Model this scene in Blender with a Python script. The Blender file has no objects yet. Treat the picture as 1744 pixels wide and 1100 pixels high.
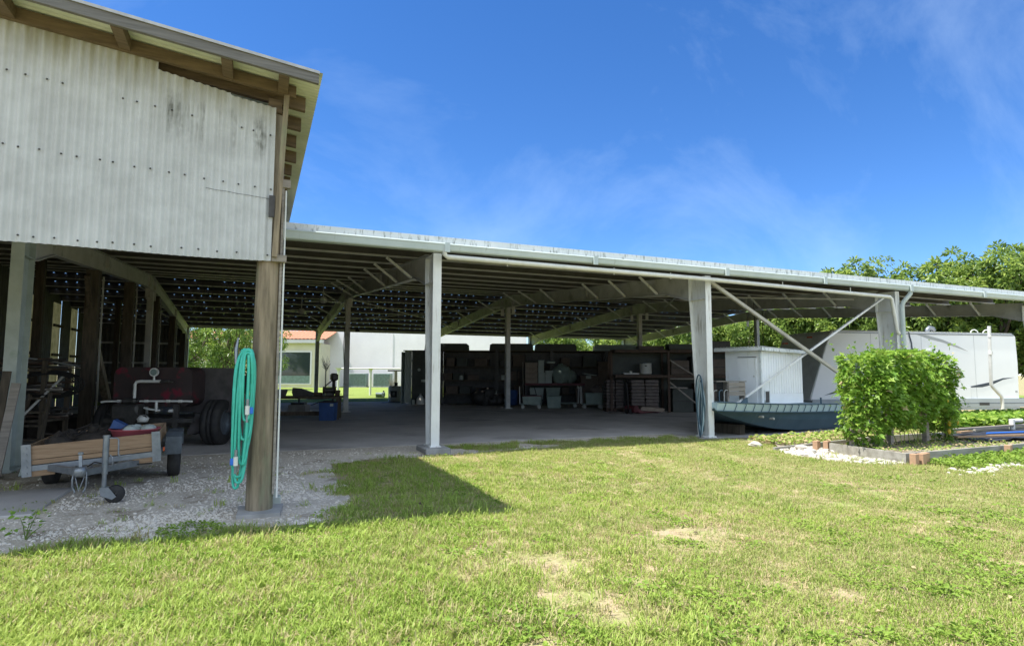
import bpy, bmesh, math, random
import numpy as np
from mathutils import Vector, Matrix, Euler, noise as mnoise
from mathutils.geometry import tessellate_polygon

SC = bpy.context.scene
COL = SC.collection
R = math.radians

# ------------------------------------------------------------------ camera
cam_d = bpy.data.cameras.new('camera')
cam = bpy.data.objects.new('camera', cam_d)
COL.objects.link(cam)
cam_d.sensor_width = 36.0
cam_d.lens = 1025.19 / 1744.0 * 36.0
cam_d.clip_start = 0.05
cam_d.clip_end = 3000
YAW, PIT, ROL = 0.401697, 0.08257, 0.0031456
f_ = Vector((math.sin(YAW) * math.cos(PIT), math.cos(YAW) * math.cos(PIT), math.sin(PIT)))
r_ = Vector((math.cos(YAW), -math.sin(YAW), 0))
u_ = r_.cross(f_)
r2 = math.cos(ROL) * r_ + math.sin(ROL) * u_
u2 = -math.sin(ROL) * r_ + math.cos(ROL) * u_
CAMP = Vector((-3.1718, -11.1634, 1.5))
M = Matrix((r2, u2, -f_)).transposed().to_4x4()
M.translation = CAMP
cam.matrix_world = M
SC.camera = cam

# ------------------------------------------------------------------ sky, sun, exposure
SUN_EL, SUN_AZ = R(65.1), R(-81.5)          # azimuth clockwise from +Y
wd = bpy.data.worlds.new('World'); SC.world = wd; wd.use_nodes = True
nt = wd.node_tree; N = nt.nodes; L = nt.links
for n in list(N): N.remove(n)
out = N.new('ShaderNodeOutputWorld'); bg = N.new('ShaderNodeBackground')
sky = N.new('ShaderNodeTexSky'); sky.sky_type = 'NISHITA'; sky.sun_disc = False
sky.sun_elevation = SUN_EL; sky.sun_rotation = SUN_AZ
sky.air_density = 1.0; sky.dust_density = 0.0; sky.ozone_density = 5.0; sky.altitude = 1800
hs = N.new('ShaderNodeHueSaturation'); hs.inputs['Saturation'].default_value = 1.21
hs.inputs['Hue'].default_value = 0.502
tint = N.new('ShaderNodeMix'); tint.data_type = 'RGBA'; tint.blend_type = 'MULTIPLY'; tint.inputs['Factor'].default_value = 1.0
tint.inputs[7].default_value = (0.70, 0.68, 0.71, 1)
L.new(sky.outputs[0], tint.inputs[6]); L.new(tint.outputs[2], hs.inputs['Color'])
# thin wisps of cirrus in the sky
tc = N.new('ShaderNodeTexCoord'); mp = N.new('ShaderNodeMapping')
mp.inputs['Scale'].default_value = (0.9, 3.0, 2.2); mp.inputs['Rotation'].default_value = (R(35), R(20), R(62)); mp.inputs['Location'].default_value = (0.35, 0.1, 0.6)
L.new(tc.outputs['Generated'], mp.inputs['Vector'])
n1 = N.new('ShaderNodeTexNoise'); n1.inputs['Scale'].default_value = 1.7; n1.inputs['Detail'].default_value = 7
n1.inputs['Roughness'].default_value = 0.62; n1.inputs['Distortion'].default_value = 0.35
L.new(mp.outputs[0], n1.inputs['Vector'])
cr = N.new('ShaderNodeValToRGB'); cr.color_ramp.elements[0].position = 0.45; cr.color_ramp.elements[1].position = 0.82
cr.color_ramp.elements[1].color = (0.26, 0.26, 0.26, 1)
L.new(n1.outputs['Fac'], cr.inputs[0])
mx = N.new('ShaderNodeMix'); mx.data_type = 'RGBA'
L.new(cr.outputs[0], mx.inputs['Factor']); L.new(hs.outputs[0], mx.inputs[6])
mx.inputs[7].default_value = (3.0, 3.8, 4.8, 1)
# unseen bright cloud bank, added behind the camera to lift light in the shade
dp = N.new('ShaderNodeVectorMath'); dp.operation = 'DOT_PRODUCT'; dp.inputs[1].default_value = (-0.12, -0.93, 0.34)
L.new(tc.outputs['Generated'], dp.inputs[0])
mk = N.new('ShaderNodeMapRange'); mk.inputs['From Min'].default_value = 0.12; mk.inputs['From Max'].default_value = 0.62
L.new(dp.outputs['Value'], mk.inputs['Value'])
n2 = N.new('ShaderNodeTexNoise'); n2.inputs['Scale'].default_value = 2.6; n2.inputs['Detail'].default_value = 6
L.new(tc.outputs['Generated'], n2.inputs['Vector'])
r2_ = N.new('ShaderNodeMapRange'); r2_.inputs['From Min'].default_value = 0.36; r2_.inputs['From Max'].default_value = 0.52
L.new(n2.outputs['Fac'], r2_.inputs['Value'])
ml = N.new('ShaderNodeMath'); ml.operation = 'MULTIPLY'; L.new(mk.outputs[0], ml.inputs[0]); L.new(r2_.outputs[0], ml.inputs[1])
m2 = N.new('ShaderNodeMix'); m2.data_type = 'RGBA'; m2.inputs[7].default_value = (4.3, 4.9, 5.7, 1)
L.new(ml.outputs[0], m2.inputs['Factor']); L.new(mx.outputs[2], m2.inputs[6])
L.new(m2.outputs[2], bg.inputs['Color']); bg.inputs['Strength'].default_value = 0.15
L.new(bg.outputs[0], out.inputs[0])

sun_d = bpy.data.lights.new('sun', 'SUN'); sun_d.energy = 4.6; sun_d.angle = R(0.55); sun_d.color = (1.0, 0.95, 0.87)
sun = bpy.data.objects.new('sun', sun_d); COL.objects.link(sun)
sd = Vector((math.sin(SUN_AZ) * math.cos(SUN_EL), math.cos(SUN_AZ) * math.cos(SUN_EL), math.sin(SUN_EL)))
sun.rotation_euler = sd.to_track_quat('Z', 'Y').to_euler()
sun.location = (-20, 5, 40)

SC.view_settings.view_transform = 'Standard'; SC.view_settings.look = 'None'
SC.view_settings.exposure = 1.08; SC.view_settings.gamma = 1.0
SC.render.engine = 'CYCLES'
SC.cycles.use_denoising = True
SC.cycles.max_bounces = 8; SC.cycles.diffuse_bounces = 5; SC.cycles.transparent_max_bounces = 8
SC.cycles.glossy_bounces = 3; SC.cycles.transmission_bounces = 4
SC.cycles.sample_clamp_indirect = 6
SC.cycles.caustics_reflective = False; SC.cycles.caustics_refractive = False

# ------------------------------------------------------------------ materials
def mat(name, c1, c2=None, scale=4.0, rough=0.65, metal=0.0, bump=0.0, bscale=40.0, stretch=(1, 1, 1),
        spec=0.3, lo=0.38, hi=0.66, detail=6, c3=None, s3=1.0, lo3=0.55, hi3=0.72, st3=(1, 1, 1), trans=0.0):
    m = bpy.data.materials.new(name); m.use_nodes = True
    nt = m.node_tree; N = nt.nodes; L = nt.links
    b = N['Principled BSDF']
    b.inputs['Roughness'].default_value = rough; b.inputs['Metallic'].default_value = metal
    b.inputs['Specular IOR Level'].default_value = spec
    b.inputs['Base Color'].default_value = (*c1, 1)
    tc = N.new('ShaderNodeTexCoord')
    col = None
    def layer(ca_socket, ca, cb, sc, lo, hi, st):
        mp = N.new('ShaderNodeMapping'); mp.inputs['Scale'].default_value = st
        L.new(tc.outputs['Object'], mp.inputs['Vector'])
        nz = N.new('ShaderNodeTexNoise'); nz.inputs['Scale'].default_value = sc; nz.inputs['Detail'].default_value = detail
        nz.inputs['Roughness'].default_value = 0.6
        L.new(mp.outputs[0], nz.inputs['Vector'])
        rp = N.new('ShaderNodeMapRange'); rp.inputs['From Min'].default_value = lo; rp.inputs['From Max'].default_value = hi
        L.new(nz.outputs['Fac'], rp.inputs['Value'])
        mx = N.new('ShaderNodeMix'); mx.data_type = 'RGBA'
        L.new(rp.outputs[0], mx.inputs['Factor'])
        if ca_socket: L.new(ca_socket, mx.inputs[6])
        else: mx.inputs[6].default_value = (*ca, 1)
        mx.inputs[7].default_value = (*cb, 1)
        return mx.outputs[2]
    if c2: col = layer(None, c1, c2, scale, lo, hi, stretch)
    if c3: col = layer(col, c1, c3, s3, lo3, hi3, st3)
    if col: L.new(col, b.inputs['Base Color'])
    if bump:
        nb = N.new('ShaderNodeTexNoise'); nb.inputs['Scale'].default_value = bscale; nb.inputs['Detail'].default_value = 5
        mp = N.new('ShaderNodeMapping'); mp.inputs['Scale'].default_value = stretch
        L.new(tc.outputs['Object'], mp.inputs['Vector']); L.new(mp.outputs[0], nb.inputs['Vector'])
        bp = N.new('ShaderNodeBump'); bp.inputs['Strength'].default_value = bump; bp.inputs['Distance'].default_value = 0.01
        L.new(nb.outputs['Fac'], bp.inputs['Height']); L.new(bp.outputs[0], b.inputs['Normal'])
    if trans:
        tr = N.new('ShaderNodeBsdfTranslucent'); ms = N.new('ShaderNodeMixShader'); ms.inputs[0].default_value = trans
        if col: L.new(col, tr.inputs['Color'])
        else: tr.inputs['Color'].default_value = (*c1, 1)
        L.new(b.outputs[0], ms.inputs[1]); L.new(tr.outputs[0], ms.inputs[2])
        L.new(ms.outputs[0], N['Material Output'].inputs['Surface'])
    return m

def leafmat(name, ca, cb, cc=None, nscale=0.6, trans=0.35, rough=0.45, spec=0.35, rnd=0.5, dry=None):
    """leaf / grass: colour varies by world position and per instance, thin translucency"""
    m = bpy.data.materials.new(name); m.use_nodes = True
    nt = m.node_tree; N = nt.nodes; L = nt.links
    b = N['Principled BSDF']; b.inputs['Roughness'].default_value = rough; b.inputs['Specular IOR Level'].default_value = spec
    g = N.new('ShaderNodeNewGeometry'); oi = N.new('ShaderNodeObjectInfo')
    nz = N.new('ShaderNodeTexNoise'); nz.inputs['Scale'].default_value = nscale; nz.inputs['Detail'].default_value = 4
    L.new(g.outputs['Position'], nz.inputs['Vector'])
    ad = N.new('ShaderNodeMath'); ad.operation = 'MULTIPLY_ADD'
    L.new(g.outputs['Random Per Island'], ad.inputs[0]); ad.inputs[1].default_value = rnd
    L.new(nz.outputs['Fac'], ad.inputs[2])
    rp = N.new('ShaderNodeMapRange'); rp.inputs['From Min'].default_value = 0.42; rp.inputs['From Max'].default_value = 0.62 + rnd
    L.new(ad.outputs[0], rp.inputs['Value'])
    mx = N.new('ShaderNodeMix'); mx.data_type = 'RGBA'; mx.inputs[6].default_value = (*ca, 1); mx.inputs[7].default_value = (*cb, 1)
    L.new(rp.outputs[0], mx.inputs['Factor']); col = mx.outputs[2]
    if cc:
        gt = N.new('ShaderNodeMath'); gt.operation = 'GREATER_THAN'; gt.inputs[1].default_value = 0.82
        L.new(oi.outputs['Random'], gt.inputs[0])
        m2 = N.new('ShaderNodeMix'); m2.data_type = 'RGBA'; m2.inputs[7].default_value = (*cc, 1)
        L.new(gt.outputs[0], m2.inputs['Factor']); L.new(col, m2.inputs[6]); col = m2.outputs[2]
    if dry:
        n2 = N.new('ShaderNodeTexNoise'); n2.inputs['Scale'].default_value = 0.55; n2.inputs['Detail'].default_value = 5
        L.new(g.outputs['Position'], n2.inputs['Vector'])
        sx = N.new('ShaderNodeSeparateXYZ'); L.new(g.outputs['Position'], sx.inputs[0])
        ma = N.new('ShaderNodeMath'); ma.operation = 'MULTIPLY_ADD'; ma.inputs[1].default_value = 0.035
        L.new(sx.outputs['X'], ma.inputs[0]); L.new(n2.outputs['Fac'], ma.inputs[2])
        r3 = N.new('ShaderNodeMapRange'); r3.inputs['From Min'].default_value = 0.42; r3.inputs['From Max'].default_value = 0.78
        r3.inputs['To Max'].default_value = 0.7
        L.new(ma.outputs[0], r3.inputs['Value'])
        m3 = N.new('ShaderNodeMix'); m3.data_type = 'RGBA'; m3.inputs[7].default_value = (*dry, 1)
        L.new(r3.outputs[0], m3.inputs['Factor']); L.new(col, m3.inputs[6]); col = m3.outputs[2]
    L.new(col, b.inputs['Base Color'])
    tr = N.new('ShaderNodeBsdfTranslucent'); ms = N.new('ShaderNodeMixShader'); ms.inputs[0].default_value = trans
    L.new(col, tr.inputs['Color']); L.new(b.outputs[0], ms.inputs[1]); L.new(tr.outputs[0], ms.inputs[2])
    L.new(ms.outputs[0], N['Material Output'].inputs['Surface'])
    return m

MT = {}
def cladmat():
    m = mat('weathered white cladding', (0.50, 0.52, 0.525), (0.415, 0.43, 0.43), 3, 0.6, bump=0.05)
    nt = m.node_tree; N = nt.nodes; L = nt.links; b = N['Principled BSDF']; src = b.inputs['Base Color'].links[0].from_socket
    tc = N.new('ShaderNodeTexCoord'); sx = N.new('ShaderNodeSeparateXYZ'); L.new(tc.outputs['Object'], sx.inputs[0])
    def ramp(sock, a, c, lo=0.0, hi=1.0):
        r = N.new('ShaderNodeMapRange'); r.inputs['From Min'].default_value = a; r.inputs['From Max'].default_value = c
        r.inputs['To Min'].default_value = lo; r.inputs['To Max'].default_value = hi; L.new(sock, r.inputs['Value']); return r.outputs[0]
    def noise(sc, st, d=5):
        mp = N.new('ShaderNodeMapping'); mp.inputs['Scale'].default_value = st; L.new(tc.outputs['Object'], mp.inputs[0])
        n = N.new('ShaderNodeTexNoise'); n.inputs['Scale'].default_value = sc; n.inputs['Detail'].default_value = d; L.new(mp.outputs[0], n.inputs['Vector']); return n.outputs['Fac']
    def mul(a, c):
        q = N.new('ShaderNodeMath'); q.operation = 'MULTIPLY'; L.new(a, q.inputs[0]); L.new(c, q.inputs[1]); return q.outputs[0]
    def over(col, fac, rgb):
        x = N.new('ShaderNodeMix'); x.data_type = 'RGBA'; L.new(fac, x.inputs['Factor']); L.new(col, x.inputs[6]); x.inputs[7].default_value = (*rgb, 1); return x.outputs[2]
    # grime that follows the sloping top of the sheets
    sl = N.new('ShaderNodeMath'); sl.operation = 'MULTIPLY_ADD'; sl.inputs[1].default_value = 0.117; L.new(sx.outputs['X'], sl.inputs[0]); L.new(sx.outputs['Z'], sl.inputs[2])
    c = over(src, mul(ramp(sl.outputs[0], 4.18, 4.5, 0, .8), ramp(noise(2.2, (5, 1, .6)), .36, .6)), (0.30, 0.29, 0.22))
    # short black mildew streaks on the right hand sheets
    band = mul(ramp(sl.outputs[0], 3.72, 3.98), ramp(sl.outputs[0], 4.34, 4.2)); band = mul(band, ramp(sx.outputs['X'], -1.5, -1.0))
    c = over(c, mul(mul(band, ramp(noise(3.0, (4.2, 1, .25), 3), .52, .66)), ramp(noise(14, (1.5, 1, .8)), .3, .65)), (0.17, 0.175, 0.16))
    L.new(c, b.inputs['Base Color']); return m
MT['clad'] = cladmat()
MT['roofwhite'] = mat('white roof sheet', (0.62, 0.66, 0.58), (0.5, 0.55, 0.46), 2, 0.5)
MT['rustedge'] = mat('grey metal edge', (0.42, 0.42, 0.40), (0.3, 0.3, 0.29), 6, 0.45, 0.5)
MT['fascia'] = mat('grey painted board', (0.16, 0.155, 0.145), (0.10, 0.098, 0.09), 6, 0.7, bump=0.2, stretch=(0.4, 4, 8))
MT['oldwood'] = mat('weathered brown wood', (0.17, 0.125, 0.08), (0.10, 0.075, 0.05), 5, 0.75, bump=0.3, stretch=(0.5, 6, 6))
MT['oldwoodv'] = mat('weathered upright wood', (0.29, 0.235, 0.16), (0.11, 0.09, 0.06), 2.8, 0.75, bump=0.35, stretch=(5, 5, 0.5), c3=(0.21, 0.235, 0.145), s3=1.6, st3=(3, 3, 0.5))
MT['darkwood'] = mat('dark old timber', (0.10, 0.082, 0.06), (0.05, 0.042, 0.032), 4, 0.8, bump=0.3, stretch=(4, 4, 0.5))
MT['pine'] = mat('new pine plank', (0.34, 0.23, 0.14), (0.24, 0.155, 0.09), 6, 0.65, bump=0.15, stretch=(0.6, 6, 9), c3=(0.12, 0.06, 0.03), s3=4.0, lo3=0.70, hi3=0.76)
MT['galv'] = mat('galvanised steel', (0.27, 0.29, 0.31), (0.19, 0.21, 0.23), 9, 0.42, 0.6, c3=(0.2, 0.16, 0.12), s3=7, lo3=0.66, hi3=0.8)
MT['darkgalv'] = mat('dull galvanised steel', (0.13, 0.155, 0.18), (0.09, 0.105, 0.12), 9, 0.5, 0.4)
MT['steelwhite'] = mat('white painted steel', (0.76, 0.77, 0.75), (0.66, 0.67, 0.65), 2.2, 0.5, c3=(0.34, 0.31, 0.25), s3=3.0, lo3=0.56, hi3=0.74, st3=(4, 4, 0.45))
MT['bracegrey'] = mat('weathered brace steel', (0.46, 0.44, 0.37), (0.36, 0.34, 0.28), 3, 0.55)
MT['steelgreen'] = mat('pale green painted steel', (0.42, 0.465, 0.43), (0.34, 0.38, 0.345), 4, 0.55, c3=(0.22, 0.28, 0.2), s3=3, lo3=0.6, hi3=0.8)
MT['steelgrey'] = mat('grey primed steel', (0.54, 0.54, 0.52), (0.42, 0.42, 0.40), 2.0, 0.6, c3=(0.16, 0.16, 0.13), s3=2.6, lo3=0.58, hi3=0.8)
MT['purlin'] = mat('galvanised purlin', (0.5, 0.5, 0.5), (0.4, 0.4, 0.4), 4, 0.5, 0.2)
MT['purlinweb'] = mat('shaded purlin web', (0.10, 0.098, 0.098), (0.075, 0.073, 0.073), 3, 0.7)  # shade painted into the web colour; the paler flange tone stands for bounced light
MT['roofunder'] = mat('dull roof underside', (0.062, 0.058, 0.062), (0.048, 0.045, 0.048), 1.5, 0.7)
MT['trim'] = mat('white eave trim', (0.72, 0.75, 0.75), (0.62, 0.66, 0.66), 3, 0.45, c3=(0.27, 0.30, 0.28), s3=2.0, lo3=0.53, hi3=0.68, st3=(9, 1, 2.2))
MT['gutter'] = mat('pale grey green gutter', (0.50, 0.57, 0.56), (0.43, 0.50, 0.49), 2, 0.4, c3=(0.25, 0.28, 0.24), s3=2.5, lo3=0.62, hi3=0.85, st3=(6, 1, 1))
MT['pvc'] = mat('white plastic pipe', (0.72, 0.73, 0.70), (0.62, 0.63, 0.60), 5, 0.4)
MT['pvcdirty'] = mat('dusty white pipe', (0.42, 0.42, 0.39), (0.3, 0.3, 0.28), 8, 0.5)
MT['concrete'] = mat('concrete', (0.36, 0.355, 0.34), (0.27, 0.27, 0.26), 3, 0.85, bump=0.3, bscale=60, c3=(0.2, 0.2, 0.18), s3=1.2, lo3=0.55, hi3=0.75)
MT['slab'] = mat('worn concrete floor', (0.50, 0.475, 0.45), (0.38, 0.36, 0.34), 0.8, 0.8, bump=0.25, bscale=30, c3=(0.2, 0.19, 0.18), s3=0.45, lo3=0.52, hi3=0.72, spec=0.2)
MT['black'] = mat('black rubber', (0.022, 0.022, 0.023), (0.04, 0.038, 0.036), 8, 0.7, bump=0.1)
MT['darkmetal'] = mat('dark metal', (0.08, 0.077, 0.073), (0.05, 0.048, 0.047), 9, 0.5, 0.4)
MT['rust'] = mat('rusty steel', (0.10, 0.065, 0.048), (0.06, 0.045, 0.037), 10, 0.8, 0.1)
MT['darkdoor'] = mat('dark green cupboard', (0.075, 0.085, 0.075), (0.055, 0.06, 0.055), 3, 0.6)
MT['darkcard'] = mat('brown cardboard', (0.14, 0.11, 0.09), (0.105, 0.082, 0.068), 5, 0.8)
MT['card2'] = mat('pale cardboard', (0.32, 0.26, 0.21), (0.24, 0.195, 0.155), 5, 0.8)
MT['bag'] = mat('grey wrapped sacks', (0.15, 0.125, 0.115), (0.10, 0.085, 0.08), 6, 0.55, bump=0.5, bscale=14)
MT['foam'] = mat('white foam', (0.42, 0.46, 0.42), (0.34, 0.38, 0.35), 4, 0.8)
MT['greentub'] = mat('grey green plastic', (0.26, 0.32, 0.28), (0.2, 0.25, 0.22), 4, 0.55)
MT['redmetal'] = mat('red painted metal', (0.13, 0.025, 0.03), (0.09, 0.022, 0.025), 6, 0.5)
MT['tank'] = mat('dark maroon tank', (0.05, 0.034, 0.034), (0.034, 0.026, 0.027), 3, 0.45, c3=(0.16, 0.016, 0.034), s3=2.4, lo3=0.56, hi3=0.64)
MT['tankend'] = mat('scuffed dark plastic', (0.10, 0.09, 0.09), (0.06, 0.055, 0.055), 4, 0.55)
MT['pinktub'] = mat('pink plastic', (0.42, 0.10, 0.13), (0.34, 0.08, 0.10), 5, 0.45)
MT['blue'] = mat('blue plastic', (0.035, 0.085, 0.24), (0.025, 0.06, 0.17), 4, 0.5)
MT['bluebright'] = mat('bright blue plastic', (0.03, 0.16, 0.60), None, rough=0.4)
MT['hose'] = mat('teal garden hose', (0.055, 0.50, 0.38), (0.045, 0.42, 0.31), 7, 0.38, spec=0.45)
MT['whiteplastic'] = mat('white plastic', (0.68, 0.68, 0.64), (0.58, 0.58, 0.54), 5, 0.4)
MT['wall'] = mat('pale lavender stucco', (0.74, 0.70, 0.73), (0.68, 0.64, 0.67), 0.6, 0.85)
MT['cream'] = mat('cream stucco', (0.68, 0.62, 0.48), (0.6, 0.55, 0.43), 0.8, 0.85)
MT['tile'] = mat('terracotta tile', (0.50, 0.22, 0.13), (0.36, 0.15, 0.09), 4, 0.75)
MT['acgreen'] = mat('green grey metal', (0.20, 0.27, 0.26), (0.14, 0.19, 0.18), 5, 0.5)
MT['rvwhite'] = mat('white fibreglass', (0.87, 0.89, 0.90), (0.83, 0.85, 0.86), 0.7, 0.3, spec=0.4)
MT['rvgrey'] = mat('grey skirt panel', (0.42, 0.46, 0.48), (0.36, 0.40, 0.42), 1, 0.5)
MT['rvdark'] = mat('weathered roof cap', (0.80, 0.82, 0.78), (0.66, 0.68, 0.64), 2, 0.5)
MT['decal'] = mat('navy decal', (0.05, 0.065, 0.085), None, rough=0.4)
MT['decalgrey'] = mat('grey decal', (0.40, 0.42, 0.42), None, rough=0.4)
MT['boat'] = mat('teal grey hull', (0.42, 0.54, 0.58), (0.36, 0.47, 0.51), 2, 0.45)
MT['boatdark'] = mat('dark teal hull', (0.065, 0.115, 0.15), (0.05, 0.095, 0.125), 2, 0.4)
MT['cabin'] = mat('white painted boards', (0.87, 0.89, 0.90), (0.81, 0.83, 0.84), 2, 0.55, c3=(0.52, 0.54, 0.46), s3=2.0, lo3=0.6, hi3=0.8, st3=(5, 5, 0.5))
MT['greyboard'] = mat('weathered grey board', (0.30, 0.27, 0.235), (0.20, 0.18, 0.155), 4, 0.8, bump=0.3, stretch=(0.5, 6, 6))
MT['bedboard'] = mat('grey bed edging', (0.34, 0.33, 0.29), (0.22, 0.21, 0.18), 2.5, 0.85, bump=0.3, stretch=(0.6, 3, 3))
MT['brick'] = mat('tan brick', (0.42, 0.27, 0.17), (0.33, 0.21, 0.13), 9, 0.85, bump=0.3)
MT['soil'] = mat('dry bed soil', (0.26, 0.225, 0.175), (0.17, 0.145, 0.11), 4, 0.95, bump=0.6, bscale=25)
MT['lime'] = mat('limestone', (0.72, 0.675, 0.60), (0.55, 0.505, 0.435), 7, 0.9, bump=0.4, bscale=25)
MT['limerock'] = mat('dusty limestone rock', (0.52, 0.49, 0.43), (0.36, 0.335, 0.285), 7, 0.9, bump=0.4, bscale=25)
MT['tarp'] = mat('black weed cloth', (0.022, 0.025, 0.035), (0.035, 0.038, 0.05), 3, 0.6, bump=0.5, bscale=8)
MT['bark'] = mat('grey brown bark', (0.16, 0.125, 0.09), (0.09, 0.07, 0.05), 5, 0.9, bump=0.5, stretch=(4, 4, 0.7))
MT['yellow'] = mat('ripe yellow gourd', (0.50, 0.36, 0.04), (0.42, 0.25, 0.02), 5, 0.5)
MT['orange'] = mat('orange marker lens', (0.5, 0.09, 0.03), None, rough=0.3)
MT['dirt'] = mat('dark loose debris', (0.05, 0.042, 0.035), (0.028, 0.024, 0.02), 9, 0.95, bump=0.6, bscale=30)
MT['fibre'] = mat('translucent fibreglass sheet', (0.26, 0.25, 0.14), (0.15, 0.15, 0.07), 3, 0.5, trans=0.18)
MT['darkwall'] = mat('dull corrugated wall', (0.115, 0.115, 0.115), (0.085, 0.085, 0.085), 2, 0.65)
MT['cable'] = mat('black cable', (0.012, 0.012, 0.012), None, rough=0.6)
def glassmat():
    m = bpy.data.materials.new('dark window glass'); m.use_nodes = True
    b = m.node_tree.nodes['Principled BSDF']; b.inputs['Base Color'].default_value = (0.03, 0.04, 0.045, 1)
    b.inputs['Roughness'].default_value = 0.06; b.inputs['Specular IOR Level'].default_value = 0.7
    return m
MT['glass'] = glassmat()
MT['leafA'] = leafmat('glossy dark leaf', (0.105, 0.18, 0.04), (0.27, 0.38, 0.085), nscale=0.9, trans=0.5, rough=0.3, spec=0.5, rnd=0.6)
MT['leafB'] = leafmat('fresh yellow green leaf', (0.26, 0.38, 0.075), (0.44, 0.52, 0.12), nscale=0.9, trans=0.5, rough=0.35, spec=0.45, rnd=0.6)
MT['vine'] = leafmat('vine leaf', (0.12, 0.25, 0.03), (0.26, 0.42, 0.055), nscale=1.6, trans=0.45, rough=0.45, rnd=0.6)
MT['vineB'] = leafmat('young vine leaf', (0.23, 0.38, 0.055), (0.36, 0.48, 0.085), nscale=1.6, trans=0.4, rough=0.45, rnd=0.6)
MT['grass'] = leafmat('lawn blade', (0.23, 0.35, 0.05), (0.40, 0.49, 0.115), cc=(0.44, 0.40, 0.19), nscale=0.8, trans=0.42, rough=0.5, spec=0.2, rnd=0.35, dry=(0.36, 0.395, 0.145))
MT['dryblade'] = leafmat('dry straw blade', (0.42, 0.34, 0.18), (0.52, 0.43, 0.25), nscale=1.2, trans=0.25, rough=0.7, spec=0.1, rnd=0.4)
MT['weed'] = leafmat('broad weed leaf', (0.17, 0.28, 0.04), (0.30, 0.41, 0.07), nscale=1.5, trans=0.35, rough=0.5, spec=0.2, rnd=0.4)

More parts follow.
